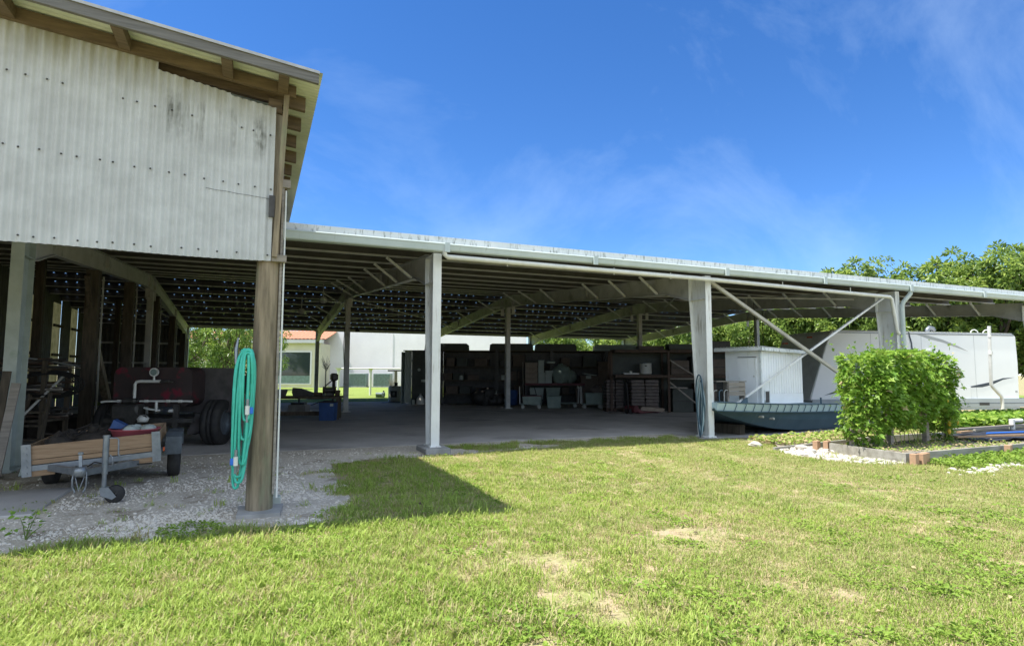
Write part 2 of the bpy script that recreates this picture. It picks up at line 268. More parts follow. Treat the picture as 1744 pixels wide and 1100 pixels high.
# ------------------------------------------------------------------ helpers
class MB:
    """collects shapes; build() links them as ONE mesh object"""
    def __init__(s): s.v = []; s.f = []; s.m = []; s.sm = []
    def add(s, vs, fs, mi=0, sm=False):
        b = len(s.v); s.v += [tuple(v) for v in vs]
        for f in fs: s.f.append([i + b for i in f]); s.m.append(mi); s.sm.append(sm)
        return s
    def box(s, c, d, rot=None, mi=0, bev=0.0):
        x, y, z = [a / 2 for a in d]
        if bev > 0:
            b = min(bev, x * .9, y * .9, z * .9)
            vs = []; idx = {}
            for sx in (-1, 1):
                for sy in (-1, 1):
                    for sz in (-1, 1):
                        for k in range(3):
                            p = [sx * x, sy * y, sz * z]
                            for j in range(3):
                                if j != k: p[j] -= (sx, sy, sz)[j] * b
                            idx[(sx, sy, sz, k)] = len(vs); vs.append(p)
            fs = []
            for k in range(3):
                a, c2 = [j for j in range(3) if j != k]
                for sg in (-1, 1):
                    q = []
                    for (sa, sb) in ((-1, -1), (1, -1), (1, 1), (-1, 1)):
                        t = [0, 0, 0]; t[k] = sg; t[a] = sa; t[c2] = sb; q.append(idx[(*t, k)])
                    fs.append(q if (sg == 1) == (k != 1) else q[::-1])
            for k in range(3):
                a, c2 = [j for j in range(3) if j != k]
                for sa in (-1, 1):
                    for sb in (-1, 1):
                        q = []
                        for sg, kk in ((-1, a), (1, a), (1, c2), (-1, c2)):
                            t = [0, 0, 0]; t[k] = sg; t[a] = sa; t[c2] = sb; q.append(idx[(*t, kk)])
                        fs.append(q)
            for sx in (-1, 1):
                for sy in (-1, 1):
                    for sz in (-1, 1): fs.append([idx[(sx, sy, sz, k)] for k in range(3)])
        else:
            vs = [(-x, -y, -z), (x, -y, -z), (x, y, -z), (-x, y, -z), (-x, -y, z), (x, -y, z), (x, y, z), (-x, y, z)]
            fs = [(0, 3, 2, 1), (4, 5, 6, 7), (0, 1, 5, 4), (1, 2, 6, 5), (2, 3, 7, 6), (3, 0, 4, 7)]
        mt = (Euler(rot).to_matrix() if rot is not None and not isinstance(rot, Matrix) else rot)
        C = Vector(c)
        vs = [C + (mt @ Vector(v) if mt is not None else Vector(v)) for v in vs]
        return s.add(vs, fs, mi)
    def mm(s, a, b, mi=0, bev=0.0):
        return s.box([(p + q) / 2 for p, q in zip(a, b)], [abs(q - p) for p, q in zip(a, b)], None, mi, bev)
    def beam(s, p, q, w, h, mi=0, up=(0, 0, 1)):
        """rectangular bar from p to q: w sideways, h along up"""
        p, q = Vector(p), Vector(q); d = (q - p); ln = d.length; d.normalize(); U = Vector(up)
        if abs(d.dot(U)) > .98: U = Vector((0, 1, 0))
        S = d.cross(U).normalized(); U = S.cross(d).normalized()
        return s.box((p + q) / 2, (ln, w, h), Matrix((d, S, U)).transposed(), mi)
    def tube(s, pts, r, n=8, mi=0, caps=True, closed=False):
        pts = [Vector(p) for p in pts]; rs = r if isinstance(r, (list, tuple)) else [r] * len(pts)
        vs = []; fs = []; k = len(pts); up = None
        for i, p in enumerate(pts):
            a = pts[(i - 1) % k] if (closed or i > 0) else p
            b = pts[(i + 1) % k] if (closed or i < k - 1) else p
            d = (b - a)
            d = d.normalized() if d.length > 1e-9 else Vector((0, 0, 1))
            if up is None: up = Vector((0, 0, 1)) if abs(d.z) < .9 else Vector((1, 0, 0))
            S = d.cross(up)
            if S.length < 1e-5: S = d.cross(Vector((0.3, 1, 0.2)))
            S.normalize(); up = S.cross(d).normalized()
            for j in range(n):
                t = 2 * math.pi * j / n
                vs.append(p + rs[i] * (math.cos(t) * S + math.sin(t) * up))
        for i in range(k if closed else k - 1):
            i2 = (i + 1) % k
            for j in range(n):
                fs.append((i * n + j, i * n + (j + 1) % n, i2 * n + (j + 1) % n, i2 * n + j))
        s.add(vs, fs, mi, True)
        if caps and not closed:
            s.add(vs[:n], [list(range(n))[::-1]], mi); s.add(vs[-n:], [list(range(n))], mi)
        return s
    def cyl(s, p, q, r, n=16, mi=0, r2=None): return s.tube([p, q], [r, r if r2 is None else r2], n, mi)
    def lathe(s, prof, c=(0, 0, 0), n=20, mi=0, rot=None):
        vs = []; fs = []; C = Vector(c); mt = Euler(rot).to_matrix() if rot is not None else None
        for (r, z) in prof:
            for j in range(n):
                t = 2 * math.pi * j / n; v = Vector((r * math.cos(t), r * math.sin(t), z))
                vs.append(C + (mt @ v if mt is not None else v))
        for i in range(len(prof) - 1):
            for j in range(n): fs.append((i * n + j, i * n + (j + 1) % n, (i + 1) * n + (j + 1) % n, (i + 1) * n + j))
        return s.add(vs, fs, mi, True)
    def prism(s, poly, a, b, axis='y', mi=0):
        """2-D polygon extruded from a to b along an axis"""
        def P(u, w, t): return {'y': (u, t, w), 'x': (t, u, w), 'z': (u, w, t)}[axis]
        n = len(poly); vs = [P(u, w, a) for u, w in poly] + [P(u, w, b) for u, w in poly]
        fs = [list(range(n)), list(range(n, 2 * n))[::-1]] + [(i, n + i, n + (i + 1) % n, (i + 1) % n) for i in range(n)]
        return s.add(vs, fs, mi)
    def build(s, name, mats, parent=None, world=False, fixn=True):
        me = bpy.data.meshes.new(name)
        vs = s.v
        if parent is not None and world:
            iv = (Matrix.Translation(parent.location) @ parent.rotation_euler.to_matrix().to_4x4()).inverted()
            vs = [iv @ Vector(v) for v in vs]
        me.from_pydata([tuple(v) for v in vs], [], s.f)
        if not isinstance(mats, (list, tuple)): mats = [mats]
        for m in mats: me.materials.append(MT[m] if isinstance(m, str) else m)
        me.polygons.foreach_set('material_index', s.m); me.polygons.foreach_set('use_smooth', s.sm)
        me.update()
        if fixn:
            bm = bmesh.new(); bm.from_mesh(me); bmesh.ops.recalc_face_normals(bm, faces=bm.faces[:]); bm.to_mesh(me); bm.free()
        o = bpy.data.objects.new(name, me); COL.objects.link(o)
        if parent is not None: o.parent = parent
        return o

def tag(o, label=None, cat=None, group=None, kind=None):
    if label: o['label'] = label
    if cat: o['category'] = cat
    if group: o['group'] = group
    if kind: o['kind'] = kind
    return o
def thing(name, label, cat, loc=(0, 0, 0), rz=0.0, group=None):
    o = bpy.data.objects.new(name, None); COL.objects.link(o); o.empty_display_size = 0.2
    o.location = loc; o.rotation_euler = (0, 0, rz)
    return tag(o, label, cat, group)
def copy_tree(o, loc=None, rz=None, label=None, scale=None, parent=None):
    c = o.copy(); COL.objects.link(c)
    if parent is not None: c.parent = parent
    if loc is not None: c.location = loc
    if rz is not None: c.rotation_euler = (0, 0, rz)
    if scale is not None: c.scale = scale if isinstance(scale, (tuple, list)) else (scale,) * 3
    if label: c['label'] = label
    for ch in list(o.children): copy_tree(ch, parent=c)
    return c
CY = -YAW                       # turn of a thing that faces the camera squarely
rng = np.random.default_rng(7)
random.seed(7)

# ================================================================== THE SETTING
def ground_mat(name, layers, bump=0.4, bscale=30):
    """layers: list of (color, noise scale, lo, hi) laid over each other in world position"""
    m = bpy.data.materials.new(name); m.use_nodes = True
    nt = m.node_tree; N = nt.nodes; L = nt.links; b = N['Principled BSDF']
    b.inputs['Roughness'].default_value = 0.95; b.inputs['Specular IOR Level'].default_value = 0.1
    g = N.new('ShaderNodeNewGeometry'); col = None
    for i, (c, sc, lo, hi) in enumerate(layers):
        if col is None:
            rgb = N.new('ShaderNodeRGB'); rgb.outputs[0].default_value = (*c, 1); col = rgb.outputs[0]; continue
        nz = N.new('ShaderNodeTexNoise'); nz.inputs['Scale'].default_value = sc; nz.inputs['Detail'].default_value = 8
        nz.inputs['Roughness'].default_value = 0.62
        mp = N.new('ShaderNodeMapping'); mp.inputs['Location'].default_value = (i * 13.1, i * 7.7, 0)
        L.new(g.outputs['Position'], mp.inputs[0]); L.new(mp.outputs[0], nz.inputs['Vector'])
        rp = N.new('ShaderNodeMapRange'); rp.inputs['From Min'].default_value = lo; rp.inputs['From Max'].default_value = hi
        L.new(nz.outputs['Fac'], rp.inputs['Value'])
        mx = N.new('ShaderNodeMix'); mx.data_type = 'RGBA'; L.new(rp.outputs[0], mx.inputs['Factor'])
        L.new(col, mx.inputs[6]); mx.inputs[7].default_value = (*c, 1); col = mx.outputs[2]
    L.new(col, b.inputs['Base Color'])
    nb = N.new('ShaderNodeTexNoise'); nb.inputs['Scale'].default_value = bscale; nb.inputs['Detail'].default_value = 6
    L.new(g.outputs['Position'], nb.inputs['Vector'])
    bp = N.new('ShaderNodeBump'); bp.inputs['Strength'].default_value = bump; bp.inputs['Distance'].default_value = 0.03
    L.new(nb.outputs['Fac'], bp.inputs['Height']); L.new(bp.outputs[0], b.inputs['Normal'])
    return m
MT['ground'] = ground_mat('lawn thatch and soil', [((0.27, 0.265, 0.115), 1, 0, 1), ((0.22, 0.27, 0.08), 0.3, 0.45, 0.62),
                          ((0.35, 0.275, 0.18), 1.9, 0.42, 0.58), ((0.17, 0.155, 0.075), 16, 0.5, 0.66), ((0.42, 0.345, 0.24), 34, 0.55, 0.68)])
MT['gravel'] = ground_mat('crushed limestone bed', [((0.30, 0.275, 0.24), 1, 0, 1), ((0.46, 0.445, 0.41), 26, 0.48, 0.58),
                          ((0.15, 0.13, 0.105), 1.3, 0.52, 0.66), ((0.55, 0.54, 0.50), 48, 0.58, 0.64)], 0.9, 34)
MT['gravelfine'] = ground_mat('dusty gravel floor', [((0.52, 0.465, 0.385), 1, 0, 1), ((0.40, 0.35, 0.28), 1.0, 0.45, 0.65),
                          ((0.74, 0.69, 0.60), 24, 0.54, 0.62), ((0.22, 0.18, 0.13), 1.7, 0.56, 0.68)], 0.7, 30)

gm = MB(); S = 900
gm.add([(-S, -S, 0), (S, -S, 0), (S, S, 0), (-S, S, 0)], [(0, 1, 2, 3)])
tag(gm.build('ground', 'ground'), 'mown lawn with dry tan patches around the shed', kind='structure')

def wobble_poly(pts, amp, step, seed):
    o = []
    for i in range(len(pts)):
        a = Vector(pts[i]); b = Vector(pts[(i + 1) % len(pts)]); n = max(1, int((b - a).length / step))
        for k in range(n):
            p = a.lerp(b, k / n); q = mnoise.noise_vector(Vector((p.x * 1.7 + seed, p.y * 1.7, seed)))
            o.append((p.x + q.x * amp, p.y + q.y * amp))
    return o
def sheet(name, poly, z, m, label):
    vs = [Vector((x, y, z)) for x, y in poly]; tris = []
    for t in tessellate_polygon([vs]):
        n = (vs[t[1]] - vs[t[0]]).cross(vs[t[2]] - vs[t[0]])
        if abs(n.z) > 1e-9: tris.append(tuple(t) if n.z > 0 else tuple(t)[::-1])
    me = bpy.data.meshes.new(name); me.from_pydata([tuple(v) for v in vs], [], tris); me.update()
    me.materials.append(MT[m]); o = bpy.data.objects.new(name, me); COL.objects.link(o)
    return tag(o, label, kind='structure')
GRAVEL = [(-11.5, -4.75), (-5, -4.82), (-3.9, -4.85), (-3.0, -4.85), (-2.4, -4.7), (-2.1, -3.9), (-2.02, -2.6), (-2.05, -0.75),
          (-1.2, -0.62), (0.3, -0.5), (1, -0.3), (2.2, -0.12), (3.6, 0.12), (5.0, 0.25), (6.3, 0.12), (6.4, 1.6), (-11.5, 1.6)]
GPOLY = wobble_poly(GRAVEL, 0.16, 0.12, 3.1)
sheet('gravel', GPOLY, 0.006, 'gravelfine', 'white limestone gravel strip in the shade')
MT['lawnfar'] = ground_mat('bright back lawn', [((0.185, 0.25, 0.055), 1, 0, 1), ((0.23, 0.285, 0.075), 0.5, 0.42, 0.62), ((0.12, 0.165, 0.035), 5, 0.5, 0.68), ((0.26, 0.30, 0.10), 14, 0.52, 0.66)], 1.0, 18)
sheet('back_lawn', wobble_poly([(-10.4, 20.2), (22.5, 20.2), (30, 8), (48, 8), (48, 75), (-30, 75), (-30, 26), (-10.6, 26)], .12, .5, 4.0), 0.005, 'lawnfar', 'bright mown lawn between the shed and the house')
# the concrete floor of the shed
fl = MB(); fl.mm((-10.6, 1.2, -0.1), (22.5, 20.3, 0.012))
tag(fl.build('floor', 'slab'), 'worn grey concrete floor under the shed', kind='structure')
pv = sheet('pavement', wobble_poly([(6.35, -0.05), (9.4, -0.25), (11.5, -0.3), (14, 0.3), (22, 0.6), (22, 1.25), (6.35, 1.25)], 0.05, 0.3, 9.0), 0.0095, 'slab', 'grey pavement in front of the boat')
sl = MB(); sl.mm((-8.5, -3.35, -0.05), (-5.25, -1.75, 0.03), bev=0.01)
tag(sl.build('pavement_slab', 'slab'), 'small grey concrete slab in the gravel', kind='structure')

# ================================================================== OPEN SHED
shed = thing('open_shed', 'long open sided steel shed with low gable roof and white columns', 'shed', (0, 0, 0))
FX = [-6.53, 0.0, 6.6, 13.26, 20.45]
HALF, FAR = 12.3, 24.6
def roof_z(y): return 4.06 + (0.0735 * (y + 0.1) if y <= HALF else 0.0735 * (HALF * 2 + 0.1 - y))
def raf_top(y): return roof_z(y) - 0.23
XL, XR = -10.6, 21.2
# roof sheet: near slope closed, far slope pierced by rows of small light gaps before each purlin
PURL = [0.35, 1.9, 3.4, 4.9, 6.4, 7.9, 9.4, 10.9, 12.0, 12.6, 13.8, 15.3, 16.8, 18.3, 19.8, 21.3, 22.8, 24.3]
rf = MB()
def rquad(x0, x1, y0, y1):
    b = len(rf.v)
    rf.add([(x0, y0, roof_z(y0)), (x1, y0, roof_z(y0)), (x1, y1, roof_z(y1)), (x0, y1, roof_z(y1))], [(0, 1, 2, 3)])
rquad(XL, XR, -0.1, HALF)
prev = HALF
for yp in PURL:
    if yp < 13.5: continue
    ya, yb = yp - 0.10, yp - 0.048
    rquad(XL, XR, prev, ya)
    x = XL
    while x < XR - 0.4:
        w = 0.036 + 0.014 * random.random()
        x2 = min(XR, x + 0.33 - w)
        rquad(x, x2, ya, yb)
        if random.random() < 0.22: rquad(x2, x2 + w, ya, yb)
        x = x2 + w
    rquad(x, XR, ya, yb)
    prev = yb
rquad(XL, XR, prev, FAR + 0.3)
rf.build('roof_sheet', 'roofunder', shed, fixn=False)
ribs = MB()
for k in range(int((XR - XL) / 0.305)):
    x = XL + 0.1 + k * 0.305
    ribs.add([(x, -0.1, roof_z(-0.1) + 0.004), (x + .03, -0.1, roof_z(-.1) + 0.034), (x + .06, -0.1, roof_z(-.1) + 0.004),
              (x, HALF, roof_z(HALF) + 0.004), (x + .03, HALF, roof_z(HALF) + 0.034), (x + .06, HALF, roof_z(HALF) + 0.004)], [(0, 1, 4, 3), (1, 2, 5, 4)])
ribs.build('roof_rib', 'roofwhite', shed)
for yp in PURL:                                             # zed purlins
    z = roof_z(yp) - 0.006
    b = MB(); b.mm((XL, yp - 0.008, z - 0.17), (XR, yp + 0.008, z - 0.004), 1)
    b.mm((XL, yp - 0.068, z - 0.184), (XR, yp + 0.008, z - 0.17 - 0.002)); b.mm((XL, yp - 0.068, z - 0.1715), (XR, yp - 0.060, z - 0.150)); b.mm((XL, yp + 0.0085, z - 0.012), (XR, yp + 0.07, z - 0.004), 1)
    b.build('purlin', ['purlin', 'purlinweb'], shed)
def ibeam_web(b, poly_tb, x, w, tf=0.012):
    """poly_tb: list of (y, zbottom, ztop); web plate plus bottom and top flanges of width w"""
    for (y0, b0, t0), (y1, b1, t1) in zip(poly_tb[:-1], poly_tb[1:]):
        b.prism([(y0, b0), (y1, b1), (y1, t1), (y0, t0)], x - 0.006, x + 0.006, 'x')
        b.add([(x - w/2, y0, b0), (x + w/2, y0, b0), (x + w/2, y1, b1), (x - w/2, y1, b1), (x - w/2, y0, b0 - tf), (x + w/2, y0, b0 - tf), (x + w/2, y1, b1 - tf), (x - w/2, y1, b1 - tf)],
              [(0, 1, 2, 3), (7, 6, 5, 4), (0, 4, 5, 1), (2, 6, 7, 3), (1, 5, 6, 2), (3, 7, 4, 0)])
        b.add([(x - w/2, y0, t0), (x + w/2, y0, t0), (x + w/2, y1, t1), (x - w/2, y1, t1), (x - w/2, y0, t0 + tf), (x + w/2, y0, t0 + tf), (x + w/2, y1, t1 + tf), (x - w/2, y1, t1 + tf)],
              [(3, 2, 1, 0), (4, 5, 6, 7), (0, 1, 5, 4), (2, 3, 7, 6), (1, 2, 6, 5), (3, 0, 4, 7)])
for i, x in enumerate(FX):
    # front column: outer flange, tapering web, inner flange
    b = MB(); w = 0.165; ztop = 3.80
    b.mm((x - w/2, 0, 0.0 if i != 1 else 0.1), (x + w/2, 0.014, ztop))
    yb0, yt0 = (0.36, 0.58) if i else (0.46, 0.47)
    b.prism([(0.015, 0.06), (yb0, 0.06), (yt0, 3.27), (yt0, ztop), (0.015, ztop)], x - 0.006, x + 0.006, 'x')
    b.add([(x - w/2, yb0, 0.06), (x + w/2, yb0, 0.06), (x + w/2, yt0, 3.27), (x - w/2, yt0, 3.27),
           (x - w/2, yb0 + .014, 0.06), (x + w/2, yb0 + .014, 0.06), (x + w/2, yt0 + .014, 3.27), (x - w/2, yt0 + .014, 3.27)],
          [(0, 1, 2, 3), (7, 6, 5, 4), (0, 4, 5, 1), (2, 6, 7, 3), (1, 5, 6, 2), (3, 7, 4, 0)])
    b.mm((x - w/2, 0.02, 3.255), (x + w/2, yt0 - .01, 3.27)); b.mm((x - w/2, 0.016, ztop - 0.014), (x + w/2, yt0 - .004, ztop))
    b.mm((x - w/2, yt0 + 0.016, 3.26), (x + w/2, yt0 + 0.03, ztop))
    b.mm((x - w/2 - .03, -0.04, 0.02 if i != 1 else 0.1), (x + w/2 + .03, yb0 + .06, 0.055 if i != 1 else 0.12))
    col = b.build('front_column', 'steelgreen' if i == 0 else 'steelwhite', shed)
    if i == 0: col['label'] = 'pale green column'
    if i == 1:
        p = MB(); p.mm((x - 0.24, -0.24, -0.05), (x + 0.24, 0.5, 0.1), bev=0.015); p.build('column_footing', 'concrete', shed)
    # rafter
    b = MB(); pts = []
    for y, zb in ((0.61, 3.27), (1.56, 3.54), (11.0, 4.24), (12.3, 4.27), (13.6, 4.24), (23.0, 3.54), (24.3, 3.22)):
        pts.append((y, zb, raf_top(y) - 0.013))
    ibeam_web(b, pts, x, 0.165)
    for ys in (5.6, 11.7, 12.9, 19.0): b.mm((x - 0.075, ys - 0.006, 3.95), (x + 0.075, ys + 0.006, raf_top(ys) - 0.03))
    b.build('rafter', 'steelgrey', shed)
    # inner and far columns
    b = MB(); b.mm((x - 0.09, HALF - 0.09, 0.01), (x + 0.09, HALF + 0.09, 4.24)); b.mm((x - 0.16, HALF - 0.16, 0.014), (x + 0.16, HALF + 0.16, 0.05))
    b.mm((x - 0.13, HALF - 0.16, 4.235), (x + 0.13, HALF + 0.16, 4.252))
    b.build('inner_column', 'steelgrey', shed)
    b = MB(); b.mm((x - 0.1, FAR - 0.3, 0.05), (x + 0.1, FAR - 0.02, roof_z(FAR) - 0.22)); b.build('far_column', 'steelgrey', shed)
    p = MB(); p.mm((x - 0.5, FAR - 0.7, -0.05), (x + 0.5, FAR + 0.3, 0.3), bev=0.03); p.build('column_footing', 'concrete', shed)
    # flange braces from the rafter's bottom flange up to the purlins
    for yp in (1.9, 3.4, 4.9, 7.9, 9.4, 10.9, 13.8, 16.8, 19.8, 22.8):
        zb = np.interp(yp, [q[0] for q in pts], [q[1] for q in pts])
        if i > 0 or yp > 9: 
            b = MB(); b.beam((x - 0.05, yp, zb + 0.02), (x - (0.62 if yp < 9 else 0.8), yp - 0.02, roof_z(yp) - 0.2), 0.05, 0.05); b.build('flange_brace', 'steelwhite', shed)
        if i in (2,) and yp > 9:
            b = MB(); b.beam((x + 0.05, yp, zb + 0.02), (x + 0.7, yp - 0.02, roof_z(yp) - 0.2), 0.05, 0.05); b.build('flange_brace', 'steelwhite', shed)
# long roof cross bracing rods in the first bay
for (p, q) in (((0.1, 12.4, 4.3), (6.5, 20.0, 4.05)), ((6.5, 12.4, 4.3), (0.1, 20.0, 4.05)), ((6.75, 0.7, 3.75), (13.1, 10.2, 4.35)), ((13.1, 1.2, 3.7), (7.0, 6.0, 4.05))):
    b = MB(); b.beam(p, q, 0.045, 0.045); b.build('brace_rod', 'steelgrey', shed)
# X brace of the bay with the boat
b = MB(); b.beam((6.75, 0.10, 3.68), (13.1, 0.10, 0.42), 0.075, 0.07, up=(0, 1, 0)); b.build('cross_brace', 'bracegrey', shed)
b = MB(); b.beam((13.1, 0.22, 3.68), (7.46, 0.20, 0.73), 0.045, 0.05, up=(0, 1, 0)); b.build('cross_brace', 'steelwhite', shed)
# eave trim, gutter in lengths, pipe slung below, downspout
b = MB(); b.mm((XL, -0.125, 3.955), (XR, -0.101, 4.105))
b.build('eave_trim', 'trim', shed)
for (x0, x1, za, zb, yo) in ((XL, 0.10, 3.785, 3.95, -0.31), (0.102, 6.9, 3.81, 3.948, -0.29), (6.902, 13.42, 3.805, 3.945, -0.292), (13.422, XR, 3.79, 3.94, -0.297)):
    b = MB(); b.prism([(yo, zb), (yo - .012, zb - .02), (yo, zb - 0.05), (yo + 0.015, za + 0.02), (yo + 0.03, za), (-0.128, za), (-0.128, za + .012), (yo + .04, za + .012), (yo + .03, za + .04), (yo + .012, zb)], x0, x1, 'x')
    b.build('gutter', 'gutter', shed)
for x in (0.10, 3.35, 6.9, 10.1, 13.42, 16.7):
    b = MB(); b.mm((x - 0.05, -0.335, 3.775), (x + 0.05, -0.300, 3.955)); b.build('gutter_joint', 'gutter', shed)
b = MB(); b.tube([(0.06, -0.26, 3.86), (0.06, -0.26, 3.74), (0.14, -0.2, 3.705), (6.24, -0.16, 3.69), (12.72, -0.15, 3.60), (12.84, -0.13, 3.55), (13.02, -0.10, 2.85), (13.10, -0.06, 2.68), (13.2, -0.04, 2.62)], 0.05, 10)
for x in (1.4, 3.9, 5.4, 8.8, 11.2): b.cyl((x, -0.155, 3.62), (x, -0.155, 3.62 + .15), 0.012, 6)
b.build('drain_pipe', 'pvc', shed)
b = MB(); b.tube([(13.48, -0.24, 3.86), (13.46, -0.24, 3.72), (13.34, -0.12, 3.50), (13.33, -0.08, 3.40), (13.33, -0.08, 0.10)], 0.06, 8); b.build('downspout', 'gutter', shed)
# far eave strut
b = MB(); b.mm((XL, FAR - 0.02, roof_z(FAR) - 0.24), (XR, FAR + 0.06, roof_z(FAR) - 0.03)); b.build('eave_strut', 'purlin', shed)
# cables hanging under the roof on the right
b = MB(); b.tube([(13.0, 5.0, 4.0), (13.02, 5.0, 3.0), (13.0, 5.02, 2.3)], 0.012, 6); b.build('hanging_cable', 'cable', shed)
b = MB(); b.tube([(14.0, 5.6, 4.0), (14.0, 5.6, 2.2)], 0.012, 6); b.build('hanging_cable', 'cable', shed)
b = MB(); b.cyl((10.1, 4.0, 3.95), (10.1, 4.0, 2.6), 0.011, 6); b.build('hanging_cable', 'cable', shed)

# ---------------- enclosed end of the shed, left of the green frame
encl = thing('end_wall', 'dark corrugated wall closing the far left bay', 'wall', (-10.5, 0, 0))
def corr_wall(b, p, q, z0, z1, pitch=0.2, amp=0.018, mi=0):
    p, q = Vector((*p, 0)), Vector((*q, 0)); d = q - p; n = int(d.length / pitch * 4); nn = Vector((-d.y, d.x, 0)).normalized()
    vs = []; fs = []
    for i in range(n + 1):
        o = p + d * (i / n) + nn * amp * (0, 1, 1, 0)[i % 4]
        vs += [(o.x, o.y, z0), (o.x, o.y, z1)]
    for i in range(n): fs.append((2*i, 2*i+2, 2*i+3, 2*i+1))
    b.add(vs, fs, mi)
b = MB()
WIN = [(14.8, 15.9), (17.3, 18.4), (19.8, 20.9)]
ys = [-4.2] + [v for w in WIN for v in w] + [24.5]
for k in range(0, len(ys), 2): corr_wall(b, (-10.5, ys[k]), (-10.5, ys[k+1]), 0.0, 4.9)
for (y0, y1) in WIN: corr_wall(b, (-10.5, y0), (-10.5, y1), 4.2, 4.9); corr_wall(b, (-10.5, y0), (-10.5, y1), 0.0, 0.9)
corr_wall(b, (-10.5, 24.5), (-6.6, 24.5), 0.0, 3.9)
b.build('wall_sheet', 'darkwall', encl, world=True)
for (y0, y1) in WIN:
    b = MB(); corr_wall(b, (-10.545, y0 - 0.2), (-10.545, y1 + 0.2), 0.8, 4.3); b.build('light_panel', 'fibre', encl, world=True)
    b = MB(); b.mm((-10.46, y0 - .05, 3.25), (-10.40, y1 + .05, 3.35)); b.mm((-10.46, y0 - .05, 2.1), (-10.40, y1 + .05, 2.2)); b.build('girt', 'darkwood', encl, world=True)
for z in (0.9, 1.9, 2.9):
    b = MB(); b.mm((-10.4, 24.36, z), (-6.7, 24.44, z + 0.1)); b.build('girt', 'purlin', encl, world=True)

# intermediate timber posts along the green frame and their long brace
poststop = {4.6: 3.72, 8.7: 4.02, 13.5: 4.17, 18.4: 3.87, 22.6: 3.4}
for k, (y, zt) in enumerate(poststop.items()):
    t = thing('timber_post', ['thick timber post nearest the green column, with long brace', 'second timber post back along the green frame', 'third timber post back along the green frame',
              'fourth timber post back along the green frame', 'farthest timber post along the green frame'][k], 'post', (-6.53, y, 0), 0, 'timber posts under the green frame')
    b = MB(); b.mm((-0.12, -0.13, 0.0), (0.12, 0.13, zt)); b.build('post', 'darkwood', t)
    b = MB(); b.mm((0.13, 0.17, 0.0), (0.16, 0.21, zt - .1)); b.build('edge_strip', 'pvcdirty', t)
    if k == 0:
        b = MB(); b.beam((0.02, 0.02, 2.35), (0.02, 2.55, 0.25), 0.14, 0.2); b.build('long_brace', 'oldwoodv', t)
        b = MB(); b.beam((0.0, -0.15, 2.9), (0.0, -0.55, 3.55), 0.1, 0.12); b.build('knee_brace', 'darkwood', t)
for k, (x, y) in enumerate(((-8.2, 7.2), (-8.2, 12.2), (-8.2, 16.5))):
    t = MB(); t.mm((x - .09, y - .09, 0), (x + .09, y + .09, 4.3)); o = t.build('timber_post', 'darkwood')
    tag(o, ['dark timber post standing alone near the pipe rack', 'dark inner timber post before the light panels', 'dark inner timber post farthest back before the light panels'][k], 'post', 'timber posts in the dark bay')

# ceiling fans hung from the ridge purlins
def make_fan():
    t = thing('ceiling_fan', 'grey ceiling fan hanging nearer the white column', 'fan', (0, 0, 0), 0, 'ceiling fans under the shed')
    b = MB(); b.cyl((0, 0, 0), (0, 0, -0.55), 0.018, 8); b.build('rod', 'steelgrey', t)
    b = MB(); b.lathe([(0.001, -0.5), (0.09, -0.52), (0.14, -0.6), (0.12, -0.7), (0.05, -0.74), (0.001, -0.74)], n=16); b.build('motor', 'steelgrey', t)
    b = MB()
    for a in range(3):
        th = a * 2 * math.pi / 3 + .4; d = Vector((math.cos(th), math.sin(th), 0))
        b.beam(d * 0.13 + Vector((0, 0, -.66)), d * 0.72 + Vector((0, 0, -.66)), 0.15, 0.014)
    b.build('blade', 'steelwhite', t)
    return t
fan = make_fan(); fan.location = (-1.0, 11.4, 4.72)
copy_tree(fan, (-1.5, 15.0, 4.63), 0.9, 'grey ceiling fan hanging farther back near the tiled house')

# ================================================================== BARN WITH CORRUGATED FRONT
YF = -4.18
barn = thing('barn', 'tall timber barn with white corrugated front and overhanging roof', 'barn', (-3.09, -4.0, 0))
def bz(x): return 4.665 + 0.117 * (-2.68 - x)            # roof line
BX0 = -10.45
b = MB(); pitch = 0.076; prevx = None
def topz(x):
    if x < -4.21: return bz(x) - 0.05
    if x < -3.52: return 4.63 + (-4.21 - x) * 0.18
    return 4.485 + (-3.52 - x) * 0.14
xs = np.sort(np.concatenate([np.arange(BX0, -3.055, pitch / 8), [-4.2101, -4.2099, -3.5201, -3.5199]]))
vs = []; fs = []
for i, x in enumerate(xs):
    yy = YF - 0.011 * math.cos(2 * math.pi * (x + 3.06) / pitch)
    # side laps of the sheets
    zt = topz(x); zb = 2.705 + 0.012 * math.sin(x * 2.1)
    vs += [(x, yy, zb), (x, yy, (zb + zt) / 2), (x, yy, zt)]
for i in range(len(xs) - 1):
    a = i * 3; fs += [(a, a+3, a+4, a+1), (a+1, a+4, a+5, a+2)]
b.add(vs, fs, 0, True)
# roofing screws and one long crack
for row, (za, zb_) in enumerate(((4.36, 4.10), (3.64, 3.49), (2.775, 2.765))):
    for k in range(34):
        x = -3.12 - k * 0.156 - random.uniform(-.035, .035); tt = (-3.1 - x) / 2.3
        if random.random() < .14: continue
        z = zb_ + (za - zb_) * tt + random.uniform(-.006, .006)
        b.lathe([(0.0105, 0), (0.008, 0.006), (0.001, 0.008)], (x, YF - 0.0125, z), 7, 1, rot=(R(90), 0, 0))
ck = [(-3.09, 3.385), (-3.2, 3.392), (-3.32, 3.402), (-3.42, 3.405), (-3.52, 3.418), (-3.62, 3.42), (-3.72, 3.432)]
b.tube([(x, YF - 0.0115, z) for x, z in ck], 0.0022, 4, 1)
b.build('front_cladding', ['clad', 'darkmetal'], barn, world=True, fixn=False)
